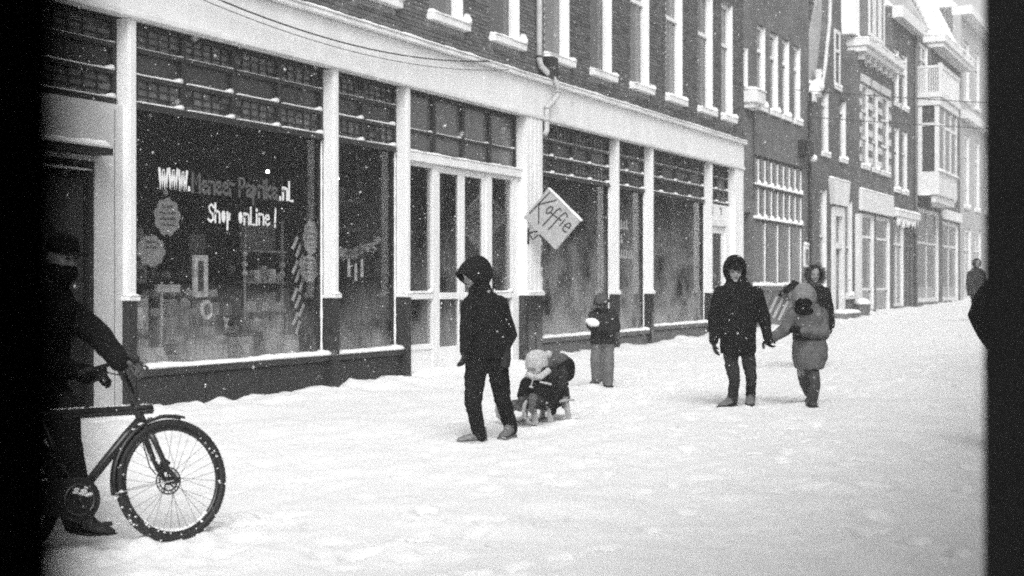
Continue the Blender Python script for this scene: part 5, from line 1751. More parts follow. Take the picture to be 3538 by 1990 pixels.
garment(p, 'trousers', 'black_denim', [(-0.041, 0, 0.656, 0.081, 0.09), (-0.041, 0, 0.748, 0.177, 0.13), (-0.041, 0, 0.84, 0.177, 0.13)], [(lL, [.108, .1, .08, .07, .066]), (lR, [.104, .098, .078, .07, .064])], fold=.022, tex=fine_folds)
add_hood(p, head_matrix((-0.129, -0.08, 1.584), -56, 24), 'black_fabric', .128, .152, .14, 50, .095, .035)
garment(p, 'collar', 'black_fabric', [(-0.085, -0.05, 1.363, 0.125, 0.12), (-0.103, -0.07, 1.436, 0.11, 0.115), (-0.114, -0.06, 1.488, 0.096, 0.1)], fold=.01)
shoe(p, (-0.07, -0.06, 0.007), -62, 0, .3, .055, 'shoe', 'wool', .1, True)
shoe(p, (0.195, 0.2, 0.029), -22, 0, .29, .055, 'suede', 'suede', .14, True)

# --- sledge
SR = (13.32, -4.07, 0.03)
sl = thing('wooden_sledge', 'pale wooden sledge with curled runners carrying two bundled children', 'sledge', SR, rot=(0, 0, math.atan2(-.8, -.6) + YAW))
for s in (-1, 1):
    y = s * .17
    pts = [(-.47, y, .012), (-.1, y, .012), (.25, y, .015), (.37, y, .04), (.45, y, .1), (.475, y, .17), (.46, y, .23), (.42, y, .265)]
    rings = []
    for i, q in enumerate(pts):
        t = (Vector(pts[min(i + 1, 7)]) - Vector(pts[max(i - 1, 0)])).normalized()
        nn = Vector((-t.z, 0, t.x)) * .012
        q = Vector(q) + Vector((0, 0, .004))
        e = Vector((0, .015, 0))
        rings.append([q - nn - e, q - nn + e, q + nn + e, q + nn - e])
    MB().rings(rings).build('runner', 'wood', world_of=sl)
for x in (-.32, 0.0, .27):
    for s in (-1, 1):
        MB().prism([(s * .17 - .016, .03), (s * .17 + .016, .03), (s * .14 + .02, .215), (s * .14 - .02, .215)], lambda p, q, d: (d, p, q), x - .028, x + .028).build('leg', 'wood', world_of=sl)
    arch = [(-.17, .215), (-.13, .12), (-.1, .16), (-.04, .185), (.04, .185), (.1, .16), (.13, .12), (.17, .215)]
    for a, b in zip(arch, arch[1:]):
        pass
    MB().prism([(-.118, .213), (-.118, .13), (-.06, .175), (.06, .175), (.118, .13), (.118, .213)], lambda p, q, d: (d, p, q), x - .014, x + .014).build('crossbar', 'wood', world_of=sl)
for k in range(5):
    y = -.15 + .075 * k
    MB().box(-.42, .36, y - .028, y + .028, .217, .237).build('slat', 'wood', world_of=sl, bevel=.004)
MB().box(.38, .44, -.15, .15, .245, .27).build('front_bar', 'wood', world_of=sl, bevel=.006)
inv = Matrix.Translation(Vector(SR)) @ Matrix.Rotation(math.atan2(-.8, -.6) + YAW, 4, 'Z')
man = Matrix.Translation(Vector((11.75, -4.33, 0.02))) @ Matrix.Rotation(YAW, 4, 'Z')
hp = inv.inverted() @ (man @ Vector((0.099, -0.12, 0.773)))
MB().tube([(.45, -.13, .24), (.5, 0, .23), (.45, .13, .24)], .006, 6).tube([(.5, 0, .23)] + [tuple(Vector((.5, 0, .23)).lerp(hp, t) - Vector((0, 0, .25 * t * (1 - t)))) for t in (.2, .4, .6, .8, 1)], .005, 6).build('rope', 'rope', world_of=sl, smooth=True)

# --- child sitting on the sledge
p = person('small child in a pale bobble hat with two pompoms, sitting on the wooden sledge', SR)
secs = [(0.008, -0.04, 0.202, 0.181, 0.15), (0.004, -0.02, 0.3, 0.189, 0.16), (0.004, -0.01, 0.383, 0.169, 0.14), (0, 0, 0.457, 0.132, 0.115), (-0.004, 0, 0.514, 0.082, 0.075)]
aR = [(0.115, 0.02, 0.457), (0.189, 0.04, 0.321), (0.16, -0.08, 0.202)]
aL = [(-0.111, -0.05, 0.449), (-0.156, -0.14, 0.321), (-0.111, -0.22, 0.235)]
lR = [(0.053, -0.05, 0.235), (-0.025, -0.3, 0.267), (-0.045, -0.42, 0.251)]
lL = [(-0.049, -0.05, 0.235), (-0.14, -0.3, 0.267), (-0.181, -0.42, 0.226)]
hm = head_matrix((-0.008, -0.02, 0.638), -66, 6, 0, 1.08)
mb = body_core([lR, lL], [aR, aL], secs, (-0.004, 0, 0.506), (-0.012, -0.02, 0.588))
head(mb, hm)
hand(mb, (0.16, -0.08, 0.21), (0, -.1, -1), (-1, 0, 0), 1, .9, .7)
set_body(p, mb, 'skin', .009)
features(p, hm)
garment(p, 'coat', 'black_fabric', secs, [(aR, [.068, .066, .05]), (aL, [.068, .06, .05])], voxel=.01, fold=.016)
garment(p, 'trousers', 'dark_fabric', (), [(lR, [.075, .068, .05]), (lL, [.075, .068, .05])], voxel=.01, fold=.012)
o = garment(p, 'glove', 'black_fabric', (), [([(0.16, -0.08, 0.21), (0.16, -0.09, 0.152)], [.042, .036])], voxel=.008, fold=.005)
for c in ((1337, 1009), (1305, 1015)):
    x, z = (c[0] - 1352) / 243, (1063 - c[1]) / 243
    b = shoe(p, (x, -.46, z), 12 if c[0] > 1320 else -40, -66 if c[0] > 1320 else -30, .16, .042, 'boot', 'riser_grey', .08)
hat = MB().loft([(0, 0, -.03, .094, .112), (0, 0, .02, .098, .116), (0, .004, .07, .096, .112), (0, .006, .11, .078, .09), (0, .006, .135, .04, .045)], 18)
hat.tube([(.085, -.02, 0), (.078, -.025, -.05), (.05, -.04, -.1)], [.03, .028, .015], 8, True)
hat.tube([(-.085, -.02, 0), (-.078, -.025, -.05), (-.05, -.04, -.1)], [.03, .028, .015], 8, True)
o = hat.xform(hm).build('bobble_hat', 'wool', world_of=p)
merge(o, .009, 2, .008, fine_folds)
for s, c in ((-1, (-0.111, 0.06, 0.724)), (1, (0.111, 0.02, 0.737))):
    b = MB().ball(c, .043, 12, 9).build('pompom', 'wool' if s > 0 else 'wool_grey', o, world_of=p)
    merge(b, .008, 0, .016, fine_folds)
garment(p, 'scarf', 'wool', (), [([(-0.095, -0.08, 0.531), (-0.041, -0.12, 0.506), (0.033, -0.12, 0.514), (0.107, -0.03, 0.568), (0.082, 0.08, 0.58), (-0.041, 0.08, 0.564), (-0.095, -0.08, 0.531)], .036)], voxel=.009, fold=.012, tex=fine_folds)
MB().tube([(-0.004, -0.14, 0.58), (-0.041, -0.165, 0.514), (-0.062, -0.17, 0.444), (-0.066, -0.175, 0.416)], .006, 6, True).build('hat_cord', 'wool', world_of=p, smooth=True)
MB().tube([(-0.078, -0.175, 0.416), (-0.058, -0.175, 0.407)], .012, 8, True).build('toggle', 'wool', world_of=p, smooth=True)
MB().tube([(0.029, -0.15, 0.461), (0.132, -0.13, 0.436)], .012, 8, True).build('reflective_stripe', 'wool', world_of=p, smooth=True)

# --- child slumped behind, hood turned away
p = person('child in a dark hooded coat slumped sideways at the back of the wooden sledge', (SR[0] + .28, SR[1] + .13, SR[2]))
secs = [(0.239, 0.1, 0.235, 0.111, 0.14), (0.23, 0.1, 0.3, 0.111, 0.14), (0.21, 0.1, 0.403, 0.123, 0.14), (0.193, 0.08, 0.498, 0.132, 0.13), (0.198, 0.08, 0.58, 0.107, 0.1), (0.214, 0.08, 0.638, 0.058, 0.07)]
hm = head_matrix((0.28, 0.08, 0.568), 70, 42, 0, .9)
lR = [(0.247, 0.1, 0.235), (0.198, -0.1, 0.235), (0.189, -0.25, 0.218)]
aR = [(0.272, 0, 0.547), (0.255, -0.1, 0.403), (0.181, -0.16, 0.321)]
mb = body_core([lR], [aR], secs, (0.214, 0.08, 0.568), (0.255, 0.08, 0.568))
head(mb, hm)
hand(mb, (0.189, -0.16, 0.325), (-1, -.2, -.3), (0, -.5, -1), 1, .6, .7)
set_body(p, mb, 'skin_darker', .01)
garment(p, 'coat', 'dark_fabric', secs, [(aR, [.062, .056, .046])], voxel=.01, fold=.016)
garment(p, 'trousers', 'black_fabric', (), [(lR, [.07, .06, .05])], voxel=.01)
garment(p, 'hood', 'black_fabric', (), (), voxel=.01, fold=.03, balls=[((0.309, 0.08, 0.568), (.1, .125, .14)), ((0.247, 0.08, 0.539), (.1, .12, .11))])
garment(p, 'knitted_yoke', 'wool_grey', (), [([(0.132, 0.04, 0.621), (0.198, 0.04, 0.663), (0.263, 0.04, 0.671)], [.075, .082, .07])], voxel=.01, fold=.01, tex=fine_folds)
for zy in (998, 1004):
    MB().loft([(.2346, .1, (1063 - zy) / 243, .117, .146), (.2346, .1, (1064.8 - zy) / 243, .117, .146)], 22).build('reflective_stripe', 'board', world_of=p)

# --- child with the snowball
p = person('child in a dark jacket and grey snow trousers holding a lump of snow', (17.64, -3.0, .12))
secs = [(0.011, 0, 0.581, 0.165, 0.14), (0.011, 0, 0.693, 0.165, 0.14), (0.016, 0, 0.826, 0.165, 0.135), (0.016, 0, 0.932, 0.17, 0.13), (0.016, 0, 0.996, 0.144, 0.11), (0.005, -0.02, 1.05, 0.091, 0.08)]
aL = [(-0.117, -0.02, 0.964), (-0.16, -0.06, 0.826), (-0.112, -0.2, 0.783)]
aR = [(0.149, 0, 0.964), (0.192, -0.04, 0.794), (0.069, -0.17, 0.73)]
lL = [(-0.064, 0, 0.602), (-0.085, -0.04, 0.357), (-0.064, 0.05, 0.107)]
lR = [(0.085, 0, 0.602), (0.085, -0.05, 0.346), (0.075, -0.02, 0.08)]
hm = head_matrix((-0.011, -0.03, 1.135), -15, 24, 0, .92)
mb = body_core([lL, lR], [aL, aR], secs, (0.005, 0, 1.012), (-0.005, -0.02, 1.092))
head(mb, hm)
hand(mb, (-0.123, -0.2, 0.788), (-.3, -.6, .1), (0, 0, 1), -1, .5, .8)
hand(mb, (0.059, -0.17, 0.73), (-1, -.3, .1), (0, 0, 1), 1, .5, .8)
set_body(p, mb, 'skin_darker')
features(p, hm)
garment(p, 'jacket', 'dark_fabric', secs, [(aL, [.072, .064, .05]), (aR, [.072, .064, .05])], fold=.022)
garment(p, 'snow_trousers', 'snow_trousers', [(0.011, 0, 0.549, 0.139, 0.12), (0.011, 0, 0.639, 0.144, 0.12)], [(lL, [.082, .076, .074]), (lR, [.082, .078, .078])], fold=.018)
garment(p, 'glove', 'black_fabric', (), [([(-0.112, -0.2, 0.788), (-0.155, -0.26, 0.794)], [.042, .04]), ([(0.069, -0.17, 0.73), (-0.016, -0.24, 0.751)], [.042, .04])], voxel=.01, fold=.006)
hat = MB().loft([(0, 0, .0, .098, .117), (0, 0, .04, .1, .118), (0, .004, .085, .092, .106), (0, .006, .118, .068, .078), (0, .006, .138, .03, .035)], 18).xform(hm)
o = hat.build('knitted_hat', 'wool_grey', world_of=p)
merge(o, .009, 2, .01, fine_folds)
MB().tube([tuple(hm @ Vector((.1 * math.cos(a), .118 * math.sin(a), .015))) for a in (2 * math.pi * k / 16 for k in range(16))], .018, 8, closed=True).build('hat_brim', 'dark_fabric', o, smooth=True, world_of=p)
garment(p, 'collar', 'black_fabric', [(0, -0.02, 0.986, 0.117, 0.1), (-0.005, -0.02, 1.06, 0.101, 0.095)], fold=.008)
shoe(p, (-0.064, 0.1, 0.037), -30, 20, .23, .05, 'boot', 'rubber', .1)
shoe(p, (0.075, -0, 0.005), 5, 0, .23, .052, 'suede', 'rubber', .1)
sb = MB().ball((0, 0, 0), (.095, .06, .055), 16, 10).xform(Matrix.Rotation(R(14), 4, 'Y')).build('snowball', 'snow', None)
sb.location = Matrix.Translation(Vector((17.64, -3.0, .12))) @ Matrix.Rotation(YAW, 4, 'Z') @ Vector((-0.139, -0.27, 0.852))
sb.rotation_euler = (0, 0, YAW)
merge(sb, .009, 1, .02, fine_folds)
tag(sb, 'loose white lump of snow resting in the gloves of the child', 'snowball')

# --- man of the couple
p = person('tall person in a long black hooded parka and jeans, walking hand in hand', (15.69, -5.5, .07))
secs = [(-0.014, 0, 0.639, 0.204, 0.17), (-0.014, 0, 0.793, 0.204, 0.17), (-0.009, 0, 0.974, 0.208, 0.165), (-0.009, 0, 1.155, 0.227, 0.165), (-0.009, 0, 1.282, 0.236, 0.16), (-0.014, 0, 1.373, 0.195, 0.14), (-0.023, 0, 1.445, 0.136, 0.11), (-0.032, -0.01, 1.509, 0.109, 0.1)]
aL = [(-0.213, 0, 1.328), (-0.281, 0.04, 1.065), (-0.295, -0.02, 0.784)]
aR = [(0.19, 0, 1.328), (0.281, 0.04, 1.074), (0.313, -0.05, 0.829)]
lL = [(-0.1, 0, 0.666), (-0.091, -0.02, 0.498), (-0.068, -0.08, 0.34), (-0.077, -0.04, 0.204), (-0.086, 0, 0.077)]
lR = [(0.091, 0, 0.666), (0.113, 0, 0.498), (0.131, -0.02, 0.362), (0.14, 0.06, 0.249), (0.15, 0.14, 0.122)]
hm = head_matrix((-0.054, -0.05, 1.581), -5, 16)
mb = body_core([lL, lR], [aL, aR], secs, (-0.027, 0, 1.45), (-0.045, -0.03, 1.541))
head(mb, hm)
hand(mb, (-0.299, -0.02, 0.793), (.1, -.1, -1), (1, .2, 0), -1, .35)
hand(mb, (0.313, -0.05, 0.838), (.1, -.1, -1), (.9, .2, 0), 1, .7)
set_body(p, mb)
features(p, hm)
garment(p, 'parka', 'black_fabric', secs, [(aL, [.085, .076, .056]), (aR, [.085, .076, .056])], fold=.024)
garment(p, 'jeans', 'denim', [(-0.005, 0, 0.612, 0.163, 0.12), (-0.005, 0, 0.702, 0.172, 0.13)], [(lL, [.088, .08, .066, .06, .062]), (lR, [.084, .078, .064, .058, .058])], fold=.02, tex=fine_folds)
add_hood(p, head_matrix((-0.054, 0, 1.595), -4, 10), 'black_fabric', .132, .165, .15, 55, .05, .0)
MB().loft([(0, 0, .045, .086, .11), (0, 0, .09, .08, .1), (0, 0, .13, .045, .055)], 16).tube([(-.07, -.075, .05), (-.03, -.115, .045), (.03, -.115, .045), (.07, -.075, .05)], .016, 8, True).xform(hm).build('cap', 'black_denim', world_of=p, smooth=True)
mb = MB()
hand(mb, (-0.299, -0.02, 0.793), (.1, -.1, -1), (1, .2, 0), -1, .35, 1.2)
merge(mb.build('glove', 'dark_fabric', world_of=p), .007, 1)
mb = MB()
hand(mb, (0.313, -0.05, 0.847), (.1, -.1, -1), (.9, .2, 0), 1, .75, 1.15)
merge(mb.build('glove', 'black_fabric', world_of=p), .007, 1)
shoe(p, (-0.059, 0.02, 0.023), -48, 0, .29, .056, 'suede', 'rubber', .13)
shoe(p, (0.154, 0.16, 0.068), -12, 8, .28, .056, 'suede', 'rubber', .12)

# --- woman of the couple
p = person('shorter person in a belted grey coat and grey hood, face down against the snow', (16.14, -6.19, .07))
secs = [(-0.005, -0.02, 0.46, 0.164, 0.155), (0.005, -0.01, 0.57, 0.196, 0.17), (0.009, 0, 0.693, 0.205, 0.165), (0, 0, 0.802, 0.182, 0.15), (-0.005, 0, 0.921, 0.196, 0.15), (-0.014, -0.02, 1.057, 0.205, 0.15), (-0.023, -0.04, 1.139, 0.182, 0.13), (-0.046, -0.07, 1.208, 0.119, 0.1)]
aL = [(-0.182, -0.04, 1.094), (-0.305, -0.06, 0.893), (-0.447, -0.05, 0.793)]
aR = [(0.132, -0.02, 1.085), (0.15, -0.08, 0.857), (-0.105, -0.22, 0.893)]
lF = [(0.023, -0.02, 0.501), (0.032, -0.08, 0.397), (0.041, -0.13, 0.292), (0.018, -0.12, 0.169), (-0.005, -0.1, 0.064)]
lB = [(-0.068, 0.03, 0.533), (-0.068, 0.05, 0.397), (-0.036, 0.08, 0.273), (0.023, 0.2, 0.182), (0.087, 0.3, 0.119)]
hm = head_matrix((-0.096, -0.12, 1.249), -12, 42)
mb = body_core([lF, lB], [aL, aR], secs, (-0.041, -0.05, 1.171), (-0.077, -0.1, 1.231))
head(mb, hm)
hand(mb, (-0.438, -0.05, 0.798), (-1, -.1, -.45), (0, -.6, -1), 1, .7)
hand(mb, (-0.105, -0.22, 0.893), (-1, -.15, .2), (0, .8, -.3), 1, .6)
set_body(p, mb, 'skin_darker')
features(p, hm)
garment(p, 'coat', 'grey_coat', secs, [(aL, [.08, .074, .054]), (aR, [.08, .074, .056])], fold=.03)
MB().loft([(0, 0, 0.784, 0.191, 0.158), (0, 0, 0.807, 0.194, 0.16), (0, 0, 0.839, 0.191, 0.158)], 24).build('belt', 'dark_fabric', world_of=p, smooth=True)
garment(p, 'leggings', 'grey_cloth', (), [(lF, [.075, .07, .064, .058, .054]), (lB, [.07, .066, .06, .054, .05])], fold=.01)
garment(p, 'tall_boot', 'boot', (), [([(0.032, -0.13, 0.26), (0.018, -0.12, 0.155), (-0.005, -0.1, 0.055)], [.068, .064, .058])], fold=.008)
garment(p, 'tall_boot', 'boot', (), [([(-0.014, 0.1, 0.246), (0.032, 0.2, 0.173), (0.096, 0.3, 0.109)], [.064, .058, .05])], fold=.008)
shoe(p, (0.005, -0.07, 0.027), -4, 0, .27, .054, 'boot', 'rubber', .1)
shoe(p, (0.132, 0.36, 0.114), -38, 38, .26, .052, 'boot', 'rubber', .1)
add_hood(p, head_matrix((-0.073, -0.06, 1.272), -14, 34), 'grey_hood', .138, .172, .15, 50, .05, .02)
MB().ball((0, -.06, -.03), (.09, .062, .13), 14, 10).xform(hm).build('hood_inside_shade', 'black_fabric', world_of=p, smooth=True)  # added black ball, stands in for the dark inside of the hood
garment(p, 'scarf', 'black_fabric', (), [([(-0.16, -0.12, 1.139), (-0.105, -0.16, 1.112), (-0.023, -0.15, 1.117), (0.032, -0.07, 1.158)], [.04, .045, .045, .04])], fold=.012)
mb = MB()
hand(mb, (-0.105, -0.22, 0.893), (-1, -.15, .2), (0, .8, -.3), 1, .65, 1.2)
merge(mb.build('glove', 'black_fabric', world_of=p), .007, 1)
mb = MB()
hand(mb, (-0.438, -0.05, 0.798), (-1, -.1, -.45), (0, -.6, -1), 1, .75, 1.15)
merge(mb.build('glove', 'dark_fabric', world_of=p), .007, 1)

# --- person with the fur-trimmed hood and the striped bag
p = person('person in a dark coat with a shaggy fur-trimmed hood, behind the couple', (22.17, -4.74, .15))
secs = [(0, 0, 0.519, 0.212, 0.17), (0, 0, 0.781, 0.212, 0.17), (0, 0, 1, 0.219, 0.165), (0, 0, 1.169, 0.225, 0.155), (-0.006, 0, 1.269, 0.2, 0.13), (-0.019, 0, 1.344, 0.138, 0.1)]
aR = [(0.175, 0, 1.231), (0.237, 0.03, 0.938), (0.25, -0.04, 0.706)]
aL = [(-0.188, -0.02, 1.25), (-0.35, -0.1, 1.356), (-0.487, -0.2, 1.256)]
lL = [(-0.062, 0, 0.519), (-0.05, -0.05, 0.281), (-0.062, -0.05, 0.044)]
lR = [(0.062, 0, 0.519), (0.05, 0.05, 0.281), (0.013, 0.15, 0.062)]
hm = head_matrix((-0.019, -0.04, 1.506), 4, 10)
mb = body_core([lL, lR], [aL, aR], secs, (-0.013, 0, 1.344), (-0.019, -0.02, 1.456))
head(mb, hm)
hand(mb, (0.25, -0.04, 0.706), (-.1, -.1, -1), (-1, 0, 0), 1, .5)
hand(mb, (-0.487, -0.2, 1.256), (-.8, -.3, -.2), (0, -.3, -1), -1, .9)
set_body(p, mb, 'skin_darker')
features(p, hm)
garment(p, 'coat', 'black_fabric', secs, [(aL, [.08, .07, .055]), (aR, [.08, .07, .055])], fold=.02)
garment(p, 'trousers', 'black_denim', (), [(lL, [.085, .07, .06]), (lR, [.085, .07, .06])])
mb = MB()
hand(mb, (0.25, -0.04, 0.706), (-.1, -.1, -1), (-1, 0, 0), 1, .5, 1.2)
hand(mb, (-0.487, -0.2, 1.256), (-.8, -.3, -.2), (0, -.3, -1), -1, .9, 1.2)
merge(mb.build('glove', 'black_fabric', world_of=p), .008, 1)
shoe(p, (-0.062, 0, 0), -5, 0, upper='boot')
shoe(p, (0.025, 0.2, 0.019), -5, 0, upper='boot')
h_ = add_hood(p, head_matrix((-0.013, 0.02, 1.506), 4, 8), 'black_fabric', .14, .15, .15, 55)
r4 = random.Random(9)
fm = MB()
hmf = head_matrix((-0.013, 0, 1.506), 4, 8)
for k in range(420):
    a = r4.uniform(0, 2 * math.pi)
    base = Vector((.115 * math.cos(a), -.1 + r4.uniform(-.03, .03), .125 * math.sin(a)))
    d = Vector((math.cos(a) * r4.uniform(.5, 1.2), r4.uniform(-.9, .4), math.sin(a) * r4.uniform(.5, 1.2))).normalized() * r4.uniform(.05, .1)
    side = d.orthogonal().normalized() * .006
    s2 = side.cross(d).normalized() * .006
    fm.add([base + side, base - side + s2, base - s2, base + d], [(0, 1, 3), (1, 2, 3), (2, 0, 3), (0, 2, 1)])
fm.xform(hmf)
tag(fm.build('fur_trim', 'wool_grey', h_, world_of=p), kind='stuff')
bg = thing('shopping_bag', 'striped carrier bag swinging from the hand of the fur-hooded person', 'bag', (21.919, -4.216, 1.137), rot=(0, 0, YAW))
bm_ = Matrix.Rotation(R(24), 4, 'Y')
bb = MB().prism([(-.13, -.22), (.13, -.22), (.15, .16), (.05, .23), (-.06, .22), (-.15, .14)], lambda p, q, d: (p, d, q), -.05, .05).xform(bm_).build('body', 'riser_grey', world_of=bg)
for x in (-.09, .0, .09):
    MB().prism([(x - .02, -.2), (x + .02, -.2), (x + .03, .13), (x - .01, .13)], lambda p, q, d: (p, d, q), -.054, -.051).xform(bm_).build('stripe', 'paper' if x else 'wool', bb, world_of=bg)
MB().tube([(-.07, 0, .2), (-.03, 0, .36), (.05, 0, .36), (.08, 0, .2)], .007, 6).xform(bm_).build('handle', 'dark_frame', world_of=bg)

# --- lone walker far down the street
p = person('lone person in a dark coat far down the street beside the black doorpost', (43.849, -4.12, 0.415))
secs = [(0, 0, 0.659, 0.176, 0.16), (0, 0, 0.918, 0.188, 0.17), (0, 0, 1.176, 0.212, 0.17), (0, 0, 1.388, 0.235, 0.165), (0, 0, 1.506, 0.212, 0.14), (0, 0, 1.6, 0.129, 0.1)]
aL = [(-0.2, 0, 1.435), (-0.247, 0.02, 1.129), (-0.235, -0.05, 0.824)]
aR = [(0.2, 0, 1.435), (0.247, 0.02, 1.129), (0.224, -0.05, 0.824)]
lL = [(-0.082, 0, 0.706), (-0.094, -0.08, 0.376), (-0.094, -0.05, 0.059)]
lR = [(0.082, 0, 0.706), (0.082, 0.05, 0.376), (0.094, 0.15, 0.082)]
hm = head_matrix((0, -0.02, 1.741), 5, 8)
mb = body_core([lL, lR], [aL, aR], secs, (0, 0, 1.529), (0, -0.02, 1.694))
head(mb, hm)
hand(mb, (-0.235, -0.05, 0.847), (0, -.1, -1), (1, 0, 0), -1, .5)
hand(mb, (0.224, -0.05, 0.847), (0, -.1, -1), (-1, 0, 0), 1, .5)
set_body(p, mb, 'skin_darker', .014)
garment(p, 'coat', 'dark_fabric', secs, [(aL, [.085, .075, .06]), (aR, [.085, .075, .06])], voxel=.016, fold=.02)
garment(p, 'trousers', 'dark_fabric', (), [(lL, [.09, .075, .065]), (lR, [.09, .075, .065])], voxel=.016)
add_hood(p, head_matrix((0, 0, 1.741), 5, 8), 'dark_fabric', .13, .145, .145, 50)
shoe(p, (-0.094, 0, 0), 0, 0, upper='boot')
shoe(p, (0.094, 0.2, 0.024), 0, 0, upper='boot')

# --- dark figure half hidden by the doorpost
p = person('dark figure mostly hidden by the black doorpost, only a bent elbow and hip showing', (12.57, -8.85, .03))
secs = [(-0.017, 0, 0.72, 0.207, 0.17), (-0.013, 0, 0.803, 0.22, 0.18), (-0.01, 0, 0.953, 0.207, 0.17), (0.003, 0, 1.153, 0.2, 0.17), (0.017, 0, 1.353, 0.213, 0.17), (0.023, 0, 1.487, 0.22, 0.16), (0.03, 0, 1.58, 0.173, 0.14), (0.037, 0, 1.653, 0.087, 0.1)]
aL = [(-0.15, 0, 1.47), (-0.223, 0.06, 1.337), (-0.247, 0.1, 1.203), (-0.203, 0.06, 1.053), (-0.143, -0.06, 0.887)]
aR = [(0.21, 0, 1.493), (0.283, 0.06, 1.187), (0.25, -0.05, 0.887)]
lL = [(-0.1, 0, 0.72), (-0.09, -0.05, 0.42), (-0.083, 0, 0.07)]
lR = [(0.083, 0, 0.72), (0.097, 0.06, 0.42), (0.117, 0.16, 0.087)]
hm = head_matrix((0.037, 0, 1.77), 150, 5)
mb = body_core([lL, lR], [aL, aR], secs, (0.037, 0, 1.62), (0.037, 0, 1.737))
head(mb, hm)
hand(mb, (-0.157, -0.06, 0.92), (.5, -.2, -1), (1, 0, 0), 1, .6)
hand(mb, (0.25, -0.05, 0.887), (0, -.1, -1), (-1, 0, 0), 1, .5)
set_body(p, mb, 'skin_darker')
garment(p, 'coat', 'black_fabric', secs, [(aL, [.09, .11, .125, .1, .08]), (aR, [.085, .08, .06])], fold=.018)
garment(p, 'trousers', 'black_denim', (), [(lL, [.13, .085, .07]), (lR, [.12, .085, .07])])
garment(p, 'wool_hat', 'black_fabric', (), (), balls=[((0.037, 0, 1.81), (.105, .115, .105))], fold=.008)
shoe(p, (-0.083, 0.05, 0), 30, 0, upper='boot')
shoe(p, (0.117, 0.2, 0.013), 30, 0, upper='boot')

# --- cyclist wheeling the bicycle
p = person('person in a dark coat and cap pushing the black bicycle, half lost in the doorpost', (6.42, -4.14, -.043))
secs = [(-0.107, 0.05, 0.774, 0.148, 0.17), (-0.102, 0.05, 0.881, 0.143, 0.17), (-0.088, 0.05, 1.024, 0.133, 0.165), (-0.064, 0.05, 1.167, 0.133, 0.165), (-0.04, 0.04, 1.31, 0.143, 0.165), (-0.026, 0.03, 1.393, 0.138, 0.15), (-0.012, 0.02, 1.464, 0.095, 0.12), (0.002, 0, 1.536, 0.057, 0.09)]
aF = [(0.064, 0.12, 1.338), (0.245, 0.05, 1.21), (0.464, -0.32, 1.076)]
aN = [(-0.083, -0.1, 1.321), (-0.036, -0.1, 1.06), (0.16, 0.1, 0.981)]
lF = [(-0.012, 0.08, 0.81), (0.036, 0.05, 0.571), (0.064, 0.08, 0.405), (0.083, 0.1, 0.238), (0.074, 0.14, 0.095)]
lN = [(-0.131, -0.05, 0.81), (-0.155, -0.1, 0.571), (-0.179, -0.02, 0.381), (-0.25, 0.05, 0.238), (-0.321, 0.1, 0.095)]
hm = head_matrix((0.036, -0.02, 1.69), 58, 12)
mb = body_core([lF, lN], [aF, aN], secs, (0.002, 0, 1.5), (0.021, -0.02, 1.631))
head(mb, hm)
hand(mb, (0.469, -0.31, 1.076), (1, -.1, -.15), (0, -.3, -1), 1, .85)
hand(mb, (0.155, 0.1, 0.981), (1, .1, -.1), (0, -.3, -1), -1, .85)
set_body(p, mb, 'skin_darker')
features(p, hm)
MB().ball((0, -.022, -.085), (.084, .1, .085), 14, 9).xform(hm).build('lower_face_shade', 'black_denim', world_of=p, smooth=True)  # black ball added over mouth and chin to shade the face
garment(p, 'coat', 'black_fabric', secs, [(aF, [.09, .08, .06]), (aN, [.09, .078, .06])], fold=.02)
garment(p, 'trousers', 'dark_fabric', (), [(lF, [.12, .098, .09, .088, .09]), (lN, [.11, .095, .085, .08, .08])], fold=.018)
MB().loft([(0, 0, .03, .088, .11), (0, 0, .08, .088, .108), (0, 0, .12, .07, .08), (0, 0, .138, .03, .04)], 16).prism([(-.06, -.08), (.06, -.08), (.045, -.17), (-.045, -.17)], lambda p, q, d: (p, q, d), .035, .047).xform(hm).build('cap', 'black_denim', world_of=p, smooth=False)
mb = MB()
hand(mb, (0.469, -0.31, 1.076), (1, -.1, -.15), (0, -.3, -1), 1, .95, 1.2)
merge(mb.build('glove', 'suede', world_of=p), .007, 1)
mb = MB()
hand(mb, (0.155, 0.1, 0.981), (1, .1, -.1), (0, -.3, -1), -1, .95, 1.2)
merge(mb.build('glove', 'dark_fabric', world_of=p), .007, 1)
shoe(p, (0.079, 0.16, 0.007), 62, 0, .31, .058, 'boot', 'rubber', .13)
shoe(p, (-0.321, 0.1, 0.024), 62, 0, .31, .058, 'boot', 'rubber', .13)

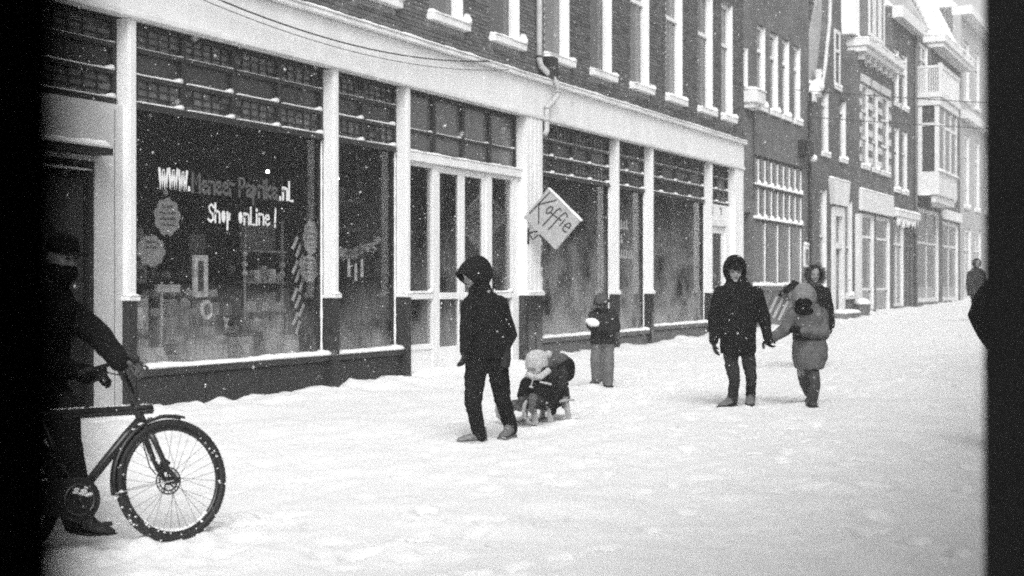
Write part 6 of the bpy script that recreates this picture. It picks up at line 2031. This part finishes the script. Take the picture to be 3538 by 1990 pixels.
# ------------------------------------------------------------------ the bicycle
BK_YAW = R(40) + YAW
lean = R(-8)
cw_, sw_ = math.cos(BK_YAW), math.sin(BK_YAW)
FX = 1.03                                             # front axle ahead of the rear one
bc = (6.633 - FX * cw_, -4.857 - FX * sw_, -.05)
bk = thing('bicycle', 'black city bicycle with a snowy front mudguard, wheeled along by the capped person', 'bicycle', bc, rot=(lean, 0, BK_YAW))
RW = .358
def wheel_part(name, cx, mt, disc):
    w = MB().tube([(cx + RW * .94 * math.cos(a), 0, RW + RW * .94 * math.sin(a)) for a in (2 * math.pi * k / 56 for k in range(56))], .0255, 10, closed=True).xform(mt).build(name, 'rubber', world_of=bk, smooth=True)
    rm_ = MB().tube([(cx + RW * .86 * math.cos(a), 0, RW + RW * .86 * math.sin(a)) for a in (2 * math.pi * k / 56 for k in range(56))], .0155, 8, closed=True).xform(mt).build('rim', 'bike_paint', w, smooth=True, world_of=bk)
    MB().tube([(cx, -.055, RW), (cx, -.05, RW), (cx, -.03, RW), (cx, -.028, RW), (cx, .028, RW), (cx, .03, RW), (cx, .05, RW), (cx, .055, RW)], [.01, .022, .026, .018, .018, .026, .026, .012], 14).xform(mt).build('hub', 'bike_paint', w, smooth=True, world_of=bk)
    for k in range(32):
        s = 1 if k % 2 else -1
        a = 2 * math.pi * (k + .5) / 32
        b = a + (R(68) if (k // 2) % 2 else -R(68))
        p0 = Vector((cx + .024 * math.cos(b), s * .03, RW + .024 * math.sin(b)))
        p1 = Vector((cx + RW * .84 * math.cos(a), s * .004, RW + RW * .84 * math.sin(a)))
        MB().tube([p0, p1], .00125, 5).xform(mt).build('spoke', 'rubber', w, world_of=bk)
    if disc:
        dm_ = MB()
        for r_ in (.078, .058):
            dm_.tube([(cx + r_ * math.cos(a), .042, RW + r_ * math.sin(a)) for a in (2 * math.pi * k / 30 for k in range(30))], .005, 6, closed=True)
        for k in range(18):
            a = 2 * math.pi * k / 18
            dm_.tube([(cx + .057 * math.cos(a), .042, RW + .057 * math.sin(a)), (cx + .079 * math.cos(a + .15), .042, RW + .079 * math.sin(a + .15))], .003, 5)
        for k in range(5):
            a = 2 * math.pi * k / 5
            dm_.tube([(cx + .02 * math.cos(a), .042, RW + .02 * math.sin(a)), (cx + .057 * math.cos(a + .4), .042, RW + .057 * math.sin(a + .4))], .005, 5)
        dm_.xform(mt).build('disc', 'steel', w, world_of=bk)
    return w
HT, HB = Vector((.82, 0, .83)), Vector((.87, 0, .70))     # head tube top and bottom
axis = (HB - HT).normalized()
ST = Matrix.Translation(HB) @ Matrix.Rotation(R(3), 4, -axis) @ Matrix.Translation(-HB)
ID = Matrix.Identity(4)
fwl = wheel_part('front_wheel', FX, ST, True)
rwl = wheel_part('rear_wheel', 0.0, ID, False)
# snow packed on the tyre and rim
sm = MB()
r5 = random.Random(5)
for k in range(90):
    a = r5.choice((r5.uniform(-2.6, -.3), r5.uniform(-.2, 1.0), r5.uniform(2.6, 4.4)))
    q = RW * r5.choice((.86, .9, .97, 1.0))
    sm.ball((FX + q * math.cos(a), r5.uniform(-.024, .0), RW + q * math.sin(a)), (r5.uniform(.003, .010), .008, r5.uniform(.003, .007)), 7, 5)
for k in range(26):
    a = -2.3 + 1.5 * k / 25
    sm.ball((FX + RW * .83 * math.cos(a), 0, RW + RW * .83 * math.sin(a)), (.018, .012, r5.uniform(.004, .012)), 7, 5)
sm.xform(ST).build('snow', 'snow', fwl, smooth=True, world_of=bk)
fr = MB()
BB, SE = Vector((.43, 0, .30)), Vector((.26, 0, .80))
fr.tube([SE + Vector((-.03, 0, -.0)), Vector((.3, 0, .785)), Vector((.82, 0, .785)), Vector((.93, 0, .785))], [.026, .03, .03, .029], 14)
fr.tube([HB + Vector((-.01, 0, .03)), Vector((.76, 0, .64)), BB], [.028, .027, .026], 14)
fr.tube([BB, SE], .019, 12)
fr.tube([HT, HB], .026, 14)
for s in (-1, 1):
    fr.tube([SE + Vector((0, s * .02, -.06)), (0, s * .065, RW)], .009, 8)
    fr.tube([BB + Vector((0, s * .03, 0)), (0, s * .065, RW)], .01, 8)
fr.tube([BB + Vector((0, -.045, 0)), BB + Vector((0, .045, 0))], .025, 12)
frame_ = fr.build('frame', 'bike_paint', world_of=bk, smooth=True)
MB().tube([(.929, 0, .785), (.934, 0, .785)], .0305, 16).build('lamp_ring', 'letter_white', world_of=bk)
MB().tube([(.9335, 0, .785), (.936, 0, .785)], .022, 14).build('headlight', 'glass_dark', world_of=bk)
s = MB()
for k in range(40):
    s.ball((.33 + .58 * k / 39, r5.uniform(-.008, .008), .813), (.012, .012, r5.uniform(.003, .008)), 6, 4)
s.build('snow', 'snow', frame_, smooth=True, world_of=bk)
fk = MB().tube([HB + axis * -.005, HB + axis * .07], .024, 12)
for sd in (-1, 1):
    fk.tube([HB + axis * .05 + Vector((0, sd * .01, 0)), HB + axis * .09 + Vector((.0, sd * .042, 0)), Vector((.93, sd * .052, .54)), Vector((.975, sd * .056, .43)), Vector((FX - .005, sd * .06, RW))], [.02, .019, .017, .014, .012], 10)
    fk.ball((FX, sd * .06, RW), (.02, .01, .02), 10, 7)
fk.xform(ST).build('fork', 'bike_paint', world_of=bk, smooth=True)
cal = MB().box(FX - .1, FX - .045, .035, .062, RW + .02, RW + .1).box(FX - .075, FX - .05, .03, .068, RW - .01, RW + .06)
cal.xform(Matrix.Translation((FX, 0, RW)) @ Matrix.Rotation(R(38), 4, 'Y') @ Matrix.Translation((-FX, 0, -RW))).xform(ST).build('brake_caliper', 'bike_paint', world_of=bk, bevel=.006)
MB().tube([(.89, .05, .68), (.9, .07, .58), (.93, .07, .45), (.96, .055, .4)], .004, 6).xform(ST).build('brake_hose', 'rubber', world_of=bk, smooth=True)
def arc_guard(cx, a0, a1, r_, w, mt, n=26):
    rings = []
    for k in range(n + 1):
        a = a0 + (a1 - a0) * k / n
        c, s_ = math.cos(a), math.sin(a)
        prof = [(-w, -.016), (-w * .7, 0), (0, .006), (w * .7, 0), (w, -.016), (w * .68, -.006), (0, .001), (-w * .68, -.006)]
        rings.append([(cx + (r_ + q) * c, p, RW + (r_ + q) * s_) for p, q in prof])
    return MB().rings(rings).xform(mt)
mg = arc_guard(FX, R(74), R(188), RW + .026, .031, ST).build('front_mudguard', 'bike_paint', world_of=bk, smooth=True)
arc_guard(0, R(20), R(190), RW + .026, .031, ID).build('rear_mudguard', 'bike_paint', world_of=bk, smooth=True)
ms = MB()
for sd in (-1, 1):
    ms.tube([(FX, sd * .058, RW), (FX - RW - .02, sd * .028, RW - .045)], .0028, 6)
ms.xform(ST).build('mudguard_stay', 'pipe', mg, world_of=bk)
s = MB()
for k in range(26):
    a = R(84 + 44 * r5.random())
    s.ball((FX + (RW + .034) * math.cos(a), r5.uniform(-.02, .02), RW + (RW + .034) * math.sin(a)), (.02, .014, r5.uniform(.003, .009)), 6, 4)
for k in range(9):
    s.ball((FX - RW - .015 + r5.uniform(0, .04), r5.uniform(-.02, .02), RW - .05 + r5.uniform(-.02, .02)), (.016, .012, .01), 6, 4)
s.xform(ST).build('snow', 'snow', mg, smooth=True, world_of=bk)
# stem, handlebar, grips, levers
BC = Vector((.74, 0, 1.06))
bar = MB().tube([HT + Vector((0, 0, -.02)), HT + Vector((-.02, 0, .09)), Vector((.765, 0, 1.0)), BC], [.026, .025, .024, .022], 12)
bar.tube([(.66, -.37, 1.045), (.71, -.26, 1.06), (.742, -.12, 1.068), (.745, 0, 1.065), (.742, .12, 1.068), (.71, .26, 1.06), (.66, .37, 1.045)], .0125, 10)
bar.xform(ST).build('handlebar', 'bike_paint', world_of=bk, smooth=True)
for sd in (-1, 1):
    MB().tube([(.65, sd * .385, 1.043), (.66, sd * .37, 1.045), (.705, sd * .27, 1.058)], .0175, 10, True).xform(ST).build('grip', 'rubber', world_of=bk, smooth=True)
    lv = MB().tube([(.735, sd * .2, 1.055), (.775, sd * .22, 1.03), (.76, sd * .3, 1.0), (.72, sd * .38, .97), (.7, sd * .4, .985)], [.011, .009, .008, .007, .006], 8, True)
    lv.box(.72, .76, sd * .2 - .02, sd * .2 + .02, 1.03, 1.075)
    lv.xform(ST).build('brake_lever', 'bike_paint', world_of=bk, smooth=False)
    MB().tube([(.71, sd * .18, 1.04), (.8, sd * .1, 1.0), (.82, sd * .04, .92), (.83, sd * .02, .84)], .004, 6).xform(ST).build('cable', 'rubber', world_of=bk, smooth=True)
# chain case, cranks, saddle
cc = MB().prism([(.43 + .125 * math.cos(R(a)), .30 + .125 * math.sin(R(a))) for a in range(-90, 91, 15)] + [(.0 + .06 * math.cos(R(a)), RW + .06 * math.sin(R(a))) for a in range(90, 271, 20)], lambda p, q, d: (p, d, q), -.075, -.05)
cc.build('chain_case', 'dark_frame', world_of=bk, bevel=.008)
MB().tube([(.43 + .085 * math.cos(a), -.078, .30 + .085 * math.sin(a)) for a in (2 * math.pi * k / 28 for k in range(28))], .008, 8, closed=True).build('chain_ring', 'steel', world_of=bk, smooth=True)
s = MB()
for k in range(12):
    s.ball((.4 + .12 * r5.random(), -.078, .32 + .06 * r5.random()), (.022, .006, .009), 7, 5)
s.build('snow', 'snow', world_of=bk, smooth=True)
for sd, a in ((-1, -60), (1, 120)):
    e = Vector((.43 + .17 * math.cos(R(a)), sd * .1, .30 + .17 * math.sin(R(a))))
    c = MB().tube([(.43, sd * .085, .30), e], [.014, .011], 8, True).build('crank', 'bike_paint', world_of=bk, smooth=True)
    MB().box(e.x - .045, e.x + .045, min(e.y, e.y + sd * .1), max(e.y, e.y + sd * .1), e.z - .012, e.z + .012).build('pedal', 'rubber', c, bevel=.004, world_of=bk)
MB().tube([SE, SE + Vector((-.045, 0, .12))], .0135, 10).build('seat_post', 'steel', world_of=bk, smooth=True)
sd_ = MB().loft([(.21, 0, .915, .09, .05), (.2, 0, .935, .14, .075), (.19, 0, .955, .135, .08), (.19, 0, .965, .1, .06)], 18).build('saddle', 'rubber', world_of=bk, smooth=True)

# ------------------------------------------------------------------ the falling snow
def falling_snow():
    r = np.random.RandomState(12)
    n = 40000
    P = np.stack([r.uniform(.8, 46, n), r.uniform(-9.85, -.25, n), r.uniform(.05, 9, n)], 1)
    d = P[:, 0] * .898 + (P[:, 1] + 10.31) * .4404
    P = P[d > 1.7]
    n = len(P)
    S = np.exp(r.normal(np.log(.0027), .42, n)).clip(.0014, .0062)
    base = np.array([(1, 0, 0), (-1, 0, 0), (0, 1, 0), (0, -1, 0), (0, 0, 1), (0, 0, -1)], float)
    tri = np.array([(0, 2, 4), (2, 1, 4), (1, 3, 4), (3, 0, 4), (2, 0, 5), (1, 2, 5), (3, 1, 5), (0, 3, 5)])
    A = r.uniform(.6, 1.5, (n, 3))
    V = base[None] * (S[:, None] * A)[:, None, :]
    th = r.uniform(-.8, .8, n)
    c, s = np.cos(th)[:, None], np.sin(th)[:, None]
    x, z = V[..., 0] * c - V[..., 2] * s, V[..., 0] * s + V[..., 2] * c
    V = np.stack([x, V[..., 1], z], -1) + P[:, None, :]
    F = tri[None] + (np.arange(n) * 6)[:, None, None]
    V, F = V.reshape(-1, 3), F.reshape(-1, 3)
    me = bpy.data.meshes.new('falling_snow')
    me.vertices.add(len(V))
    me.vertices.foreach_set('co', V.ravel())
    me.loops.add(F.size)
    me.loops.foreach_set('vertex_index', F.ravel().astype(np.int32))
    me.polygons.add(len(F))
    me.polygons.foreach_set('loop_start', np.arange(0, F.size, 3, dtype=np.int32))
    me.polygons.foreach_set('use_smooth', np.ones(len(F), bool))
    me.update(calc_edges=True)
    me.materials.append(M['flake'])
    o = bpy.data.objects.new('falling_snow', me)
    col.objects.link(o)
    tag(o, 'snowflakes falling all over the street', None, None, 'stuff')
falling_snow()

# ------------------------------------------------------------------ the snowy air
hz = bpy.data.materials.new('snowy_air')
hz.use_nodes = True
nt = hz.node_tree
nt.nodes.clear()
out = nt.nodes.new('ShaderNodeOutputMaterial')
pv = nt.nodes.new('ShaderNodeVolumePrincipled')
pv.inputs['Color'].default_value = g(0.9)
pv.inputs['Density'].default_value = 0.0026
pv.inputs['Anisotropy'].default_value = 0.2
nt.links.new(pv.outputs[0], out.inputs['Volume'])
hb2 = MB().box(-70, 420, -210, 210, -2.4, 19.2).build('haze', hz, None)
tag(hb2, kind='stuff')
